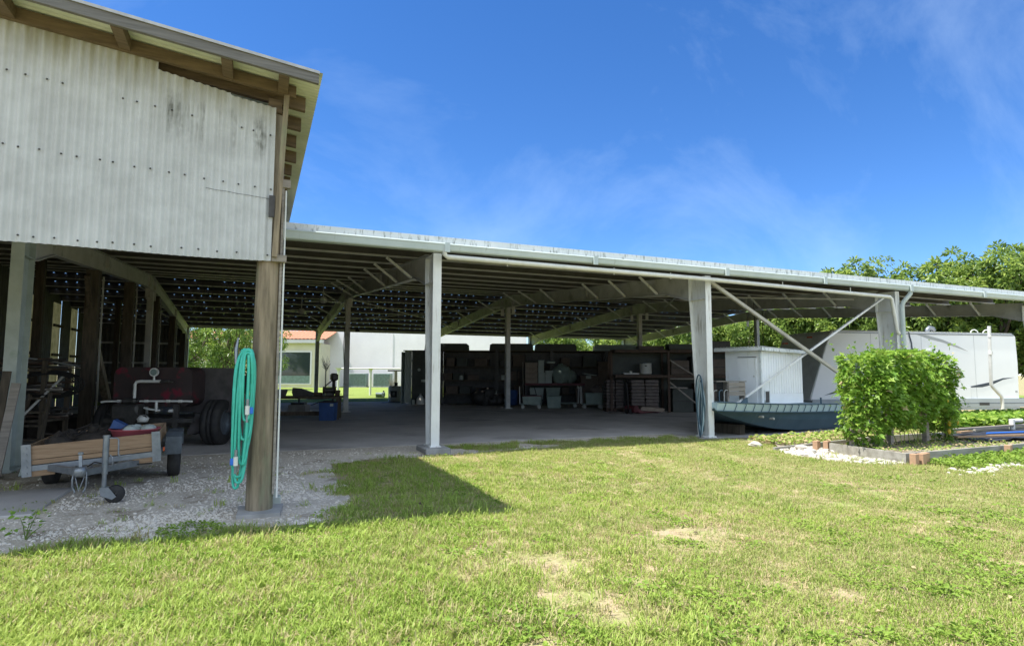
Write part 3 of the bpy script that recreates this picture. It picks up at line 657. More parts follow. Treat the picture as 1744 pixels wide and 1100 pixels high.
# side roof sheet of corrugated metal (waves run across, ends show along the eave)
b = MB(); vs = []; fs = []; yv = np.arange(-4.73, 2.62, 0.0095 * 2)
for i, y in enumerate(yv):
    dz = 0.009 * math.sin(2 * math.pi * y / 0.076)
    for x in (-2.62, -11.2): vs.append((x, y, bz(x) + dz))
for i in range(len(yv) - 1): fs.append((2*i, 2*i+2, 2*i+3, 2*i+1))
b.add(vs, fs, 0, True); b.build('roof_sheet', 'roofwhite', barn, world=True)
def slope_beam(b, x0, x1, y0, y1, dt, h, mi=0):
    """timber following the roof line, its top dt below the sheet"""
    b.add([(x, y, bz(x) - dt - dz) for dz in (h, 0) for (x, y) in ((x0, y0), (x1, y0), (x1, y1), (x0, y1))],
          [(0, 3, 2, 1), (4, 5, 6, 7), (0, 1, 5, 4), (1, 2, 6, 5), (2, 3, 7, 6), (3, 0, 4, 7)], mi)
b = MB(); slope_beam(b, -11.2, -2.66, -4.72, -4.675, 0.012, 0.115); b.build('fascia_board', 'fascia', barn, world=True)
b = MB(); slope_beam(b, -11.2, -2.655, -4.735, -4.722, -0.004, 0.03); b.build('roof_edge', 'rustedge', barn, world=True)
b = MB(); slope_beam(b, -10.8, -2.86, -4.25, -4.195, 0.014, 0.125); b.build('wall_rafter', 'oldwood', barn, world=True)
for x in (-3.0, -3.55, -4.5, -5.45, -6.4, -7.3):
    b = MB(); slope_beam(b, x - 0.05, x + 0.05, -4.674, -4.252, 0.013, 0.12); b.build('lookout', 'oldwood', barn, world=True)
yy = -4.02
while yy < 2.5:
    b = MB(); slope_beam(b, -10.6, -2.78 + 0.05 * random.random(), yy, yy + 0.07, 0.012, 0.15); b.build('rafter', 'oldwood', barn, world=True)
    b = MB(); b.mm((-2.99, yy + 0.19, bz(-2.95) - .15), (-2.945, yy + 0.44, bz(-2.95) - 0.02)); b.build('blocking', 'oldwood', barn, world=True)
    yy += 0.62
b = MB(); b.mm((-3.14, -4.16, 4.38), (-3.0, 2.4, 4.53)); b.build('wall_plate', 'oldwood', barn, world=True)
b = MB(); b.mm((-10.4, -4.155, 2.78), (-3.22, -4.11, 2.92)); b.build('girt', 'oldwood', barn, world=True)
b = MB(); b.mm((-10.4, -4.155, 3.5), (-3.22, -4.11, 3.62)); b.build('girt', 'oldwood', barn, world=True)
# round corner post on a concrete pad, back post in line with it
def pole(y, zt):
    b = MB(); n = 22; vs = []; fs = []; H = 14
    for k in range(H + 1):
        z = zt * k / H; r = 0.137 - 0.018 * k / H
        for j in range(n):
            t = 2 * math.pi * j / n
            rr = r * (1 + 0.03 * mnoise.noise(Vector((math.cos(t) * 2, math.sin(t) * 2, z * .6 + y))))
            vs.append((-3.085 + rr * math.cos(t) + 0.01 * z / 3, y + rr * math.sin(t), z))
    for k in range(H):
        for j in range(n): fs.append((k*n + j, k*n + (j+1) % n, (k+1)*n + (j+1) % n, (k+1)*n + j))
    b.add(vs, fs, 0, True); return b
o = pole(-4.03, 4.37).build('corner_post', 'oldwoodv', barn, world=True); o['label'] = 'round weathered corner post'
pole(2.2, 4.37).build('back_post', 'oldwoodv', barn, world=True)
b = MB(); b.prism(wobble_poly([(-3.32, -4.3), (-2.88, -4.33), (-2.84, -3.85), (-3.3, -3.82)], 0.03, 0.1, 5), -0.02, 0.045, 'z'); b.build('post_pad', 'concrete', barn, world=True)
b = MB(); b.beam((-3.025, -4.235, 2.74), (-2.955, -4.235, 4.56), 0.055, 0.045, up=(0, 1, 0)); b.build('corner_batten', 'oldwoodv', barn, world=True)
b = MB(); b.mm((-3.052, -4.20, 2.70), (-2.90, -4.12, 2.775)); b.build('beam_end', 'greyboard', barn, world=True)
b = MB(); b.mm((-3.10, -4.215, 3.18), (-3.04, -4.195, 3.42)); b.build('bracket', 'darkmetal', barn, world=True)
b = MB(); b.mm((-2.975, -4.13, 3.55), (-2.88, -4.06, 3.64)); b.build('beam_end', 'greyboard', barn, world=True)
b = MB(); b.mm((-2.965, -4.12, 0.2), (-2.94, -3.95, 3.6)); b.build('side_board', 'greyboard', barn, world=True)
b = MB(); b.tube([(-2.925, -4.10, 3.52), (-2.915, -4.10, 0.16)], 0.0105, 8); b.build('conduit', 'pvc', barn, world=True)
b = MB(); b.mm((-2.96, -3.86, 0.0), (-2.86, -3.72, 0.12), bev=.01); b.mm((-2.94, -3.84, 0.12), (-2.90, -3.8, 0.2)); o = b.build('ground_box', 'steelgreen', barn, world=True)
b = MB(); slope_beam(b, -10.6, -3.0, 2.42, 2.48, 0.165, 0.2); b.build('back_rafter', 'oldwood', barn, world=True)

# ---------------- teal hose hung on the post
hose = thing('garden_hose', 'coiled teal garden hose hung on the weathered corner post', 'hose', (-3.28, -4.21, 0.3))
def hose_loop(xc, w, zt, zb, y, sk=0.0):
    pts = []
    for k in range(28):
        t = 2 * math.pi * k / 28
        c, s_ = math.cos(t), math.sin(t)
        hw = w / 2 * (1.0 + 0.15 * math.sin(t))
        x = xc + hw * (abs(c) ** 0.55) * (1 if c >= 0 else -1) + sk * (s_)
        z = (zt + zb) / 2 + (zt - zb) / 2 * (abs(s_) ** 0.75) * (1 if s_ >= 0 else -1)
        pts.append((x, y + 0.02 * math.sin(3 * t + xc * 9), z))
    return pts
b = MB()
for (xc, w, zt, zb, y, sk) in ((-3.30, 0.10, 1.74, 0.30, -4.20, .02), (-3.27, 0.13, 1.74, 0.36, -4.235, .025), (-3.285, 0.16, 1.72, 0.42, -4.225, .02),
                              (-3.255, 0.10, 1.73, 0.55, -4.26, .01), (-3.275, 0.19, 1.70, 0.62, -4.215, .012), (-3.25, 0.13, 1.71, 0.80, -4.25, .0), (-3.245, 0.08, 1.70, 1.0, -4.27, -.0)):
    b.tube(hose_loop(xc, w, zt, zb, y, sk), 0.0145, 8, closed=True)
b.tube([(-3.24, -4.285, 1.68), (-3.235, -4.29, 1.5), (-3.235, -4.29, 1.22)], 0.0145, 8)
b.tube([(-3.232, -4.29, 0.98), (-3.235, -4.29, 0.84), (-3.26, -4.28, 0.55)], 0.0145, 8)
b.build('hose_coil', 'hose', hose, world=True)
for (x, z, dx) in ((-3.234, 1.10, 0.04), (-3.325, 0.585, -0.035)):
    b = MB(); b.cyl((x, -4.29, z + .12), (x, -4.29, z + .05), 0.016, 10, 1); b.cyl((x, -4.29, z + .05), (x, -4.29, z - .04), 0.023, 10, 0); b.cyl((x, -4.29, z - .04), (x, -4.29, z - .12), 0.014, 10, 1)
    b.build('connector', ['whiteplastic', 'galv'], hose, world=True)
    b = MB(); b.box((x + dx, -4.29, z), (0.035, 0.02, 0.07), bev=.006); b.build('valve_handle', 'bluebright', hose, world=True)
b = MB(); b.tube([(-3.35, -4.17, 1.86), (-3.365, -4.19, 1.74), (-3.36, -4.2, 1.58)], [0.008, 0.018, 0.014], 8); b.tube([(-3.36, -4.2, 1.6), (-3.26, -4.17, 1.66), (-3.2, -4.13, 1.66)], 0.012, 6); b.build('hanger', 'galv', hose, world=True)

# ================================================================== UTILITY TRAILER
tr = thing('utility_trailer', 'small utility trailer with pine plank sides and jack wheel', 'trailer', (-5.04, -1.13, 0), R(4))
RO = R(-4.4)                                             # body leans: its left side sits low
def tl(b):                                               # lean the collected shape about the trailer's long axis
    mt = Matrix.Rotation(RO, 3, 'Y'); b.v = [tuple(mt @ (Vector(v) - Vector((0, 0, .35))) + Vector((0, 0, .35))) for v in b.v]; return b
b = MB(); b.box((0, -1.0, 0.575), (1.34, 0.035, 0.165), bev=.004); b.box((0, -1.0, 0.46), (1.34, 0.034, 0.055), bev=.004); tl(b).build('front_board', 'pine', tr)
for s in (-1, 1):
    b = MB(); b.box((s * .675, -0.1, 0.575), (0.035, 1.84, 0.165), bev=.004); tl(b).build('side_board', 'pine', tr)
    b = MB(); b.mm((s * .66, -1.035, 0.30), (s * .715, -0.975, 0.68)); b.mm((s * .62, -1.042, 0.3), (s * .715, -1.036, 0.68))
    for q in range(5): b.cyl((s * .67, -1.043, .34 + q * .075), (s * .67, -1.055, .34 + q * .075), 0.013, 7)
    tl(b).build('corner_bracket', 'galv', tr)
    b = MB(); b.box((s * .53, -1.005, 0.335), (0.26, 0.03, 0.085), bev=.004); tl(b).build('board_end', 'pine', tr)
    b = MB(); x0 = .83 if s > 0 else -.60
    b.prism([(-.42, .42), (-.42, .60), (-.3, .655), (.3, .655), (.42, .60), (.42, .42), (.39, .42), (.39, .59), (.29, .63), (-.29, .63), (-.39, .59), (-.39, .42)], x0 - .1, x0 + .1, 'x')
    b.mm((x0 - .1, -.425, .36), (x0 + .1, -.4, .60))
    if s > 0: b.build('mudguard', 'darkgalv', tr)
    b = MB(); b.lathe([(0.11, -.075), (0.24, -.08), (0.27, -.06), (0.275, 0), (0.27, .06), (0.24, .08), (0.11, .075)], (x0, 0, .275), 24, 0, rot=(0, R(90), 0))
    w = b.build('wheel', 'black', tr)
    b = MB(); b.lathe([(0.001, -.05), (0.13, -.06), (0.14, -.07), (0.14, .07), (0.13, .06), (0.001, .05)], (x0, 0, .275), 18, 0, rot=(0, R(90), 0)); b.build('rim', 'galv', w)
b = MB(); b.box((0, .82, 0.575), (1.34, 0.035, 0.165), bev=.004); tl(b).build('rear_board', 'pine', tr)
b = MB(); b.mm((-.7, -1.0, .36), (.7, .84, .41)); b.mm((-.72, -1.03, .36), (.72, -.98, .425)); b.mm((-.2, -.98, .30), (-.14, .8, .36)); b.mm((.14, -.98, .30), (.2, .8, .36)); b.mm((-.78, -.03, .25), (.78, .03, .31)); tl(b).build('frame', 'galv', tr)
b = MB(); b.beam((-.45, -1.0, .34), (0.0, -1.75, .36), .06, .07); b.beam((.45, -1.0, .34), (0, -1.75, .36), .06, .07); b.beam((0, -1.4, .36), (0, -1.95, .37), .06, .06); b.build('tongue', 'galv', tr)
b = MB(); b.lathe([(0.001, .0), (.05, .0), (.065, -.03), (.06, -.08), (.035, -.1), (.001, -.1)], (0, -2.05, .46), 14); b.box((0, -1.95, .42), (.085, .22, .06), bev=.015); b.beam((0, -2.0, .45), (-.01, -1.98, .58), .03, .03); b.box((-.01, -1.98, .60), (.05, .04, .03), bev=.008)
b.build('coupler', 'galv', tr)
b = MB()
for dx in (-.05, .05):
    pts = [(dx * (1 + .3 * math.sin(k)), -2.02 + .02 * math.cos(k * 2), .40 - .22 * math.sin(math.pi * k / 9)) for k in range(10)]
    b.tube(pts, .009, 6)
b.tube([(0.05, -2.0, .38), (.0, -2.04, .2), (-.05, -2.0, .38)], .009, 6); b.build('safety_chain', 'galv', tr)
jk = MB(); jx, jy = 0.20, -1.80
jk.cyl((jx, jy, .16), (jx, jy, .46), .024, 12); jk.cyl((jx, jy, .34), (jx, jy, .76), .033, 14); jk.cyl((jx, jy, .755), (jx, jy, .775), .037, 14)
jk.tube([(jx + .03, jy - .01, .74), (jx + .1, jy - .02, .74), (jx + .12, jy - .02, .72), (jx + .125, jy - .02, .55), (jx + .15, jy - .02, .53), (jx + .25, jy - .02, .54)], .009, 6)
jk.tube([(jx + .04, jy, .40), (jx + .075, jy - .02, .44), (jx + .075, jy - .02, .52), (jx + .04, jy, .55)], .007, 6)
jo = jk.build('jack', 'galv', tr)
b = MB(); b.tube([(0.03, -1.95, .43), (0.06, -1.5, .44), (.12, -1.1, .36), (.3, -1.045, .33), (.62, -1.05, .33)], .007, 5); b.build('light_cable', 'cable', tr)
b = MB(); b.box((.74, -1.0, .50), (.02, .05, .05), bev=.005); b.build('marker_light', 'orange', tr)
b = MB(); b.prism([(jx - .035, .19), (jx + .05, .19), (jx + .13, .08), (jx + .09, .05), (jx - .02, .1)], jy - .05, jy - .044, 'y'); b.prism([(jx - .035, .19), (jx + .05, .19), (jx + .13, .08), (jx + .09, .05), (jx - .02, .1)], jy + .044, jy + .05, 'y'); b.build('wheel_fork', 'galv', jo)
b = MB(); b.lathe([(.02, -.04), (.085, -.04), (.1, -.025), (.1, .025), (.085, .04), (.02, .04)], (jx + .11, jy, .105), 20, rot=(R(90), 0, 0)); b.build('jack_wheel', 'black', jo)
# load in the trailer
def lump(b, c, rx, ry, rz_, seed, n=14, m=8, amp=.25, mi=0):
    vs = []; fs = []
    for i in range(m + 1):
        ph = math.pi * i / m
        for j in range(n):
            th = 2 * math.pi * j / n; d = Vector((math.sin(ph) * math.cos(th), math.sin(ph) * math.sin(th), math.cos(ph)))
            k = 1 + amp * mnoise.noise(d * 2.2 + Vector((seed, seed * .7, 0)))
            vs.append((c[0] + d.x * rx * k, c[1] + d.y * ry * k, c[2] + d.z * rz_ * k))
    for i in range(m):
        for j in range(n): fs.append((i*n + j, (i+1)*n + j, (i+1)*n + (j+1) % n, i*n + (j+1) % n))
    b.add(vs, fs, mi, True)
t = MB()
for k in range(26): lump(t, (random.uniform(-.55, .1), random.uniform(-.75, .55), .5 + random.uniform(0, .12)), random.uniform(.08, .2), random.uniform(.08, .2), random.uniform(.06, .14), k, 9, 6, .5)
for k in range(40):
    a = Vector((random.uniform(-.55, .2), random.uniform(-.8, .5), random.uniform(.56, .70))); t.tube([a, a + Vector((random.uniform(-.3, .3), random.uniform(-.3, .3), random.uniform(-.04, .1)))], .008, 5)
o = t.build('debris_heap', 'dirt'); o.location = (-5.04, -1.13, 0); o.rotation_euler = (0, 0, R(4)); tag(o, 'dark heap of brush and scrap lying in the plank trailer', 'debris')
t = thing('basin', 'round pink plastic basin sitting in the front of the trailer', 'basin', (-4.62, -1.72, 0.56))
b = MB(); b.lathe([(.001, .01), (.2, .01), (.22, .02), (.275, .17), (.30, .18), (.30, .19), (.27, .185), (.215, .03), (.001, .025)], n=28); b.build('tub', 'pinktub', t)
b = MB()
for k in range(7): lump(b, (random.uniform(-.15, .15), random.uniform(-.15, .15), .12), .09, .09, .07, k + 50, 9, 6, .5)
o = b.build('rag_pile', 'foam'); o.location = (-4.60, -1.68, 0.60); tag(o, 'pale crumpled rags heaped in the pink basin', 'rags')
b = MB(); b.prism([(-.1, 0), (.03, -.01), (.08, .03), (-.06, .11)], -.1, .1, 'y'); o = b.build('scoop', 'blue'); o.location = (-4.80, -1.68, 0.76); tag(o, 'blue plastic scoop leaning over the rim of the pink basin', 'scoop')

# ================================================================== SPRAYER TANK
sp = thing('sprayer', 'maroon sprayer tank on a wheeled frame with white plumbing and gauge', 'sprayer', (-5.03, 2.78, 0), R(-20))
def rbox(b, c, d, r, axis='x', n=6, mi=0):
    """box with round edges along one axis; d is always the size in X, Y, Z"""
    X, Y, Z = d; U = Y if axis == 'x' else X; poly = []
    for (sx, sz, a0) in ((1, 1, 0), (-1, 1, 90), (-1, -1, 180), (1, -1, 270)):
        for k in range(n + 1):
            a = R(a0 + 90 * k / n); poly.append((sx * (U/2 - r) + r * math.cos(a), sz * (Z/2 - r) + r * math.sin(a)))
    ax = 1 if axis == 'x' else 0; T = X if axis == 'x' else Y; t0 = c[0] if axis == 'x' else c[1]
    b.prism([(c[ax] + u, c[2] + w) for u, w in poly], t0 - T/2, t0 + T/2, axis, mi); return b
b = MB(); rbox(b, (0, 0.62, 1.2), (1.52, 1.3, 0.78), 0.17, 'y', 8); b.build('tank', 'tank', sp)
b = MB(); rbox(b, (0.82, .62, 1.12), (1.15, .16, .92), .07, 'y'); b.prism([(.76, .66), (.9, .66), (.86, .3), (.6, .22), (.6, .3)], .2, 1.0, 'y'); b.build('end_guard', 'tankend', sp)
b = MB(); b.mm((-.85, -.15, .50), (.85, -.05, .58)); b.mm((-.85, 1.2, .5), (.85, 1.3, .58)); b.mm((-.8, -.05, .5), (-.7, 1.2, .58)); b.mm((.6, -.05, .5), (.7, 1.2, .58)); b.mm((.45, -.12, .1), (.55, -.05, .85)); b.mm((-1.0, .4, .38), (1.1, .5, .48)); b.build('frame', 'darkmetal', sp)
b = MB(); b.tube([(-.93, -.12, .90), (-.84, -.12, .915), (-.5, -.12, .92), (.72, -.12, .92), (.82, -.12, .915)], .02, 8)
b.tube([(-.30, -.12, .94), (-.30, -.12, 1.25), (-.27, -.12, 1.30), (-.2, -.12, 1.31), (.22, -.12, 1.31)], .03, 8)
b.tube([(.13, -.12, .92), (.13, -.12, .72)], .025, 8); b.tube([(-.15, -.12, .80), (.02, -.13, .76), (.2, -.12, .74)], .02, 8); b.cyl((.38, -.12, .73), (.46, -.12, .73), .03, 8); b.cyl((.06, -.12, 1.31), (.06, -.12, 1.42), .02, 8)
for x in (-.62, -.1, .32, .55): b.cyl((x, -.12, .92), (x + .07, -.12, .92), .03, 8)
b.build('plumbing', 'pvc', sp)
b = MB(); b.cyl((.06, -.15, 1.49), (.06, -.10, 1.49), .082, 20); g = b.build('gauge', 'steelwhite', sp)
b = MB(); b.cyl((.06, -.153, 1.49), (.06, -.150, 1.49), .064, 20); b.build('dial', 'acgreen', g)
b = MB(); b.box((-.35, -.2, .72), (.5, .35, .3), bev=.04); b.box((-.32, -.2, .93), (.26, .2, .1), bev=.03); b.cyl((-.62, -.2, .7), (-.1, -.2, .7), .13, 14); b.cyl((-.2, -.38, .62), (-.2, -.3, .62), .12, 14)
for k in range(8): b.tube([(random.uniform(-.7, .1), -.3, random.uniform(.5, .9)), (random.uniform(-.7, .1), -.36, random.uniform(.5, .8)), (random.uniform(-.7, .3), -.2, random.uniform(.5, .9))], .012, 5)
b.build('engine', 'darkmetal', sp)
b = MB(); b.tube([(.2, -.16, 1.30), (.34, -.17, 1.31), (.45, -.16, 1.30)], .02, 6); b.box((.30, -.16, 1.31), (.16, .05, .06), bev=.01); b.build('valve', 'darkmetal', sp)
b = MB(); b.lathe([(.001, -.02), (.09, -.02), (.11, .05), (.05, .11), (.001, .12)], (-.02, -.3, .55), 14); o = b.build('filter_bowl', 'whiteplastic', sp)
for s in (-1, 1):
    b = MB(); x0 = 1.03 * s + .05; rr = .47
    prof = [(.25, -.17), (.40, -.19), (.44, -.17), (rr, -.12), (rr, -.06), (rr - .025, -.05), (rr - .025, -.03), (rr, -.02), (rr, .02), (rr - .025, .03), (rr - .025, .05), (rr, .06), (rr, .12), (.44, .17), (.40, .19), (.25, .17)]
    b.lathe(prof, (x0, .45, .46), 30, rot=(0, R(90), 0)); w = b.build('wheel', 'black', sp)
    b = MB(); b.lathe([(.001, -.1), (.24, -.12), (.26, -.18), (.26, .18), (.24, .12), (.001, .1)], (x0, .45, .46), 20, rot=(0, R(90), 0)); b.build('rim', 'darkgalv', w)
t = thing('storage_bin', 'long black open bin on legs behind the sprayer tank', 'bin', (-3.95, 5.4, 0), R(-12))
b = MB(); b.prism([(-.55, .78), (.5, .78), (.55, 1.42), (-.6, 1.42)], -.4, .4, 'y'); b.build('body', 'black', t)
for x in (-.45, .42):
    b = MB(); b.mm((x - .04, -.35, 0), (x + .04, .35, .78)); b.build('leg', 'darkmetal', t)
t = thing('sawhorse_stand', 'small grey wooden stand beside the black bin', 'stand', (-3.58, 4.4, 0), R(-15))
b = MB(); b.mm((-.16, -.14, .96), (.26, .14, 1.0)); b.build('top', 'greyboard', t)
for sx in (-.1, .18):
    for sy in (-.1, .1):
        b = MB(); b.mm((sx - .03, sy - .03, 0), (sx + .03, sy + .03, .96)); b.build('leg', 'greyboard', t)
b = MB(); b.mm((-.07, -.09, .55), (.15, .09, .58)); b.build('shelf', 'greyboard', t)

# ================================================================== PIPE RACK AND LEANING BOARDS IN THE DARK BAY
t = thing('pipe_rack', 'dark rack piled with old pipes and poles behind the green column', 'rack', (-7.25, 3.3, 0), R(-18))
b = MB()
for x in (-.62, .55):
    for y in (-.35, .35): b.mm((x - .035, y - .035, 0), (x + .035, y + .035, 1.7))
for z in (.55, 1.05, 1.5): b.mm((-.66, -.385, z), (.6, .385, z + .04))
b.build('frame', 'darkwood', t)
b = MB()
for k in range(46):
    z = random.choice((.6, 1.1, 1.55)) + random.uniform(.02, .16); y = random.uniform(-.38, .3); a = random.uniform(-.12, .12)
    b.tube([(-.8 + random.uniform(-.1, .1), y - .2 * a, z - a * .6), (.75 + random.uniform(-.15, .2), y + .2 * a, z + a * .6)], random.choice((.012, .018, .025)), 6, random.choice((0, 0, 1, 2)))
b.build('pipe_pile', ['darkmetal', 'rust', 'greyboard'], t); 
for (p, q, lab) in (((-7.06, 2.6, .70), (-6.5, 2.95, 1.5), 'pale pipe sloping across the front of the pipe rack'),):
    b = MB(); b.tube([p, q], .024, 8); o = b.build('loose_pipe', 'pvcdirty'); tag(o, lab, 'pipe')
b = MB(); b.tube([(-7.5, 2.9, 1.80), (-6.95, 2.95, 1.72), (-6.3, 2.8, 1.60)], .02, 8); o = b.build('loose_pipe', 'galv'); tag(o, 'bent grey pipe lying across the top of the pipe rack', 'pipe')
b = MB(); cc = []
for k in range(5):
    pts = [(-6.75 + (.42 + .03 * k) * math.cos(a / 20 * 2 * math.pi), 2.72 + .04 * k, 1.25 + (.2 + .015 * k) * math.sin(a / 20 * 2 * math.pi)) for a in range(20)]
    b.tube(pts, .012, 5, closed=True)
o = b.build('cable_coil', 'cable'); tag(o, 'loose coil of black cable hung on the front of the pipe rack', 'cable')
t = thing('step_ladder', 'old wooden ladder standing against the pipe rack', 'ladder', (-6.95, 2.45, 0), R(-18))
for x in (-.22, .22):
    b = MB(); b.beam((x, 0, 0), (x * .8, .3, 1.1), .035, .07, up=(0, 1, 0)); b.build('rail', 'darkwood', t)
for z in (.25, .5, .75, 1.0):
    b = MB(); b.mm((-.2, .27 * z - .03, z - .015), (.2, .27 * z + .05, z + .015)); b.build('rung', 'darkwood', t)
for k, (x, y, w, h, lean, m, lab) in enumerate(((-6.34, -.55, .11, 1.33, .10, 'greyboard', 'grey weathered plank leaning against the green column'),
                                            (-6.47, -.50, .10, 1.50, .06, 'darkwood', 'dark narrow plank leaning beside the grey one at the green column'),
                                            (-6.16, -.40, .12, .28, .0, 'steelgreen', 'short pale green post stub by the trailer corner'))):
    b = MB(); b.beam((x - lean, y, 0.01), (x, y + .22, h), w, .03, up=(0, 1, 0)); o = b.build('leaning_board', m); tag(o, lab, 'board')
b = MB()
for k in range(14):
    x, y = random.uniform(-8.6, -6.9), random.uniform(5.5, 8.5); h = random.uniform(.3, .9)
    b.box((x, y, h / 2), (random.uniform(.3, .7), random.uniform(.3, .6), h), (0, 0, random.uniform(0, 3)), bev=.01)
o = b.build('junk_heap', 'dirt'); tag(o, 'dark heap of stored junk at the back of the timber bay', 'debris', kind='stuff')

# ================================================================== BENCH AREA AT THE LEFT INNER COLUMN
bn = thing('work_bench', 'long low timber workbench with metal tools beside the inner column', 'bench', (-1.55, 9.3, 0), R(-14))
b = MB(); b.mm((-1.3, -.35, .66), (1.02, .35, .74)); b.build('top', 'darkwood', bn)
for x in (-1.2, .92):
    for y in (-.28, .28):
        b = MB(); b.mm((x - .05, y - .05, 0.012), (x + .05, y + .05, .66)); b.build('leg', 'darkwood', bn)
b = MB(); b.mm((-1.26, -.3, .14), (.9, -.24, .26)); b.build('stretcher', 'darkwood', bn)
def on_bench(u, v=0):
    c, s_ = math.cos(R(-14)), math.sin(R(-14)); return (-1.55 + u * c - v * s_, 9.3 + u * s_ + v * c, .742)
t = thing('steel_beam_offcut', 'dark steel channel offcut lying on the left of the workbench', 'offcut', on_bench(-.95))
b = MB(); b.prism([(-.3, .0), (.22, .0), (.27, .16), (.27, .2), (-.3, .2)], -.15, .15, 'y'); b.build('channel', 'darkmetal', t)
t = thing('tool_case', 'dark tapered tool case lying in the middle of the workbench', 'case', on_bench(-.2), R(-10))
b = MB(); b.prism([(-.32, .12), (-.28, 0), (.3, 0), (.34, .1), (-.05, .24), (-.3, .26)], -.14, .14, 'y'); b.build('body', 'darkmetal', t); b = MB(); b.cyl((.34, 0, .06), (.6, 0, .05), .06, 12); b.build('tube', 'rust', t)
t = thing('bench_grinder', 'dark bench grinder with two wheels at the right of the workbench', 'grinder', on_bench(.62))
b = MB(); b.box((0, 0, .05), (.22, .18, .1), bev=.01); b.cyl((-.14, 0, .18), (.14, 0, .18), .085, 16); b.build('motor', 'darkmetal', t)
for s in (-1, 1):
    b = MB(); b.cyl((s * .15, 0, .18), (s * .2, 0, .18), .12, 18); b.build('wheel', 'rust', t)
t = thing('bench_vise', 'rusty bench vise clamped to the workbench corner', 'vise', on_bench(.9, -.2))
b = MB(); b.box((0, 0, .06), (.14, .2, .12), bev=.02); b.box((0, -.08, .15), (.16, .05, .08), bev=.01); b.box((0, .04, .15), (.16, .05, .08), bev=.01); b.cyl((0, -.1, .08), (0, -.28, .08), .018, 8); b.cyl((-.1, -.27, .08), (.1, -.27, .08), .009, 6); b.build('body', 'rust', t)
t = thing('drill_press', 'dark upright drill press standing behind the workbench end', 'drill press', (-.72, 9.95, .012))
b = MB(); b.box((0, 0, .02), (.4, .5, .04), bev=.01); b.cyl((0, .1, .04), (0, .1, 1.35), .045, 12); b.build('pillar', 'darkmetal', t)
b = MB(); b.box((0, -.02, 1.33), (.22, .5, .25), bev=.05); b.cyl((0, -.2, 1.22), (0, -.2, 1.0), .03, 8); b.tube([(.1, -.1, 1.3), (-.1, -.2, 1.2), (-.28, -.2, 1.05), (-.3, -.2, .8)], .02, 6); b.build('head', 'darkmetal', t)
b = MB(); b.box((0, -.12, .85), (.32, .36, .03), bev=.005); b.build('table', 'darkmetal', t)
t = thing('plastic_crate', 'blue plastic crate with black flap standing under the workbench end', 'crate', (-1.03, 8.55, .012), R(-20))
b = MB(); b.prism([(-.22, 0), (.22, 0), (.24, .55), (-.24, .55)], -.2, .2, 'y'); b.build('box', 'blue', t)
b = MB(); b.mm((-.26, -.22, .55), (.26, .22, .575)); b.beam((-.25, 0, .57), (-.5, 0, .47), .38, .015); b.build('lid', 'black', t)
b = MB(); b.mm((.10, -.212, .44), (.2, -.206, .52)); b.build('sticker', 'foam', t)
t = thing('bucket', 'black bucket on the workbench stretcher behind the blue crate', 'bucket', (-.98, 9.02, .26)); b = MB(); b.lathe([(.001, 0), (.12, 0), (.16, .33), (.165, .33), (.15, .3), (.11, .02), (.001, .02)]); b.build('pail', 'black', t)
b = MB(); b.lathe([(.165, .32), (.175, .33), (.165, .34)]); b.build('rim', 'darkmetal', t)
t = thing('pier_block', 'concrete pier block with a steel rod stand under the workbench', 'block', (-1.62, 12.9, .012), R(-20))
b = MB(); b.prism([(-.34, 0), (.34, 0), (.3, .28), (-.3, .28)], -.3, .3, 'y'); b.build('block', 'concrete', t); b = MB(); b.mm((-.24, -.2, .28), (.24, .2, .36)); b.cyl((0, 0, .36), (0, 0, .8), .035, 8); b.build('rod', 'darkmetal', t)
t = thing('flood_lamp', 'small black floodlight clamped high on the inner column', 'lamp', (0.02, 12.1, 3.15)); b = MB(); b.tube([(0, 0, 0), (.16, -.05, 0), (.25, -.1, -.03)], .015, 6); b.build('arm', 'darkmetal', t); b = MB(); b.lathe([(.02, .08), (.05, .04), (.09, -.05), (.1, -.06)], (.3, -.12, -.06), 12); b.build('lamp_head', 'black', t)
b = MB(); b.tube([(-.13, 12.1, 3.2), (-.16, 12.1, 2.4), (-.11, 12.1, 1.6)], .012, 5); o = b.build('power_cord', 'cable'); tag(o, 'black power cord running down the inner column by the workbench', 'cord')

# ================================================================== STORAGE ROW (dark, under the middle of the shed)
ROWA = (3.62, 17.1, .012)
def rowp(u, v=0):      # u metres along the row from its left end, v back
    c, s_ = math.cos(CY), math.sin(CY); return (ROWA[0] + u * c - v * s_, ROWA[1] + u * s_ + v * c, .012)
t = thing('tall_cupboard', 'tall dark cupboard with pale open door at the left end of the storage row', 'cupboard', rowp(.05), CY)
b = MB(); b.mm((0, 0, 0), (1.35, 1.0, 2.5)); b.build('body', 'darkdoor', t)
b = MB(); b.box((-.13, -.25, 1.27), (.03, .55, 2.4), (0, 0, R(-25)), bev=.005); b.build('door', 'foam', t)
b = MB(); b.box((-.36, -.1, 1.25), (.03, .6, 2.4), (0, 0, R(-12)), bev=.005); b.build('door', 'foam', t)
for z in (.5, 1.25, 2.0):
    b = MB(); b.mm((-.05, -.03, z), (.02, .01, z + .1)); b.build('hinge', 'darkmetal', t)
b = MB(); b.cyl((.35, -.01, 1.62), (.35, -.06, 1.62), .07, 12); b.build('dial', 'foam', t)
b = MB(); b.mm((.5, -.35, 1.05), (.98, -.02, 1.16)); o = b.build('shelf_box', 'foam', t)
b = MB(); b.mm((-.4, -.1, 2.5), (1.4, 1.1, 2.545)); b.build('top', 'darkmetal', t)
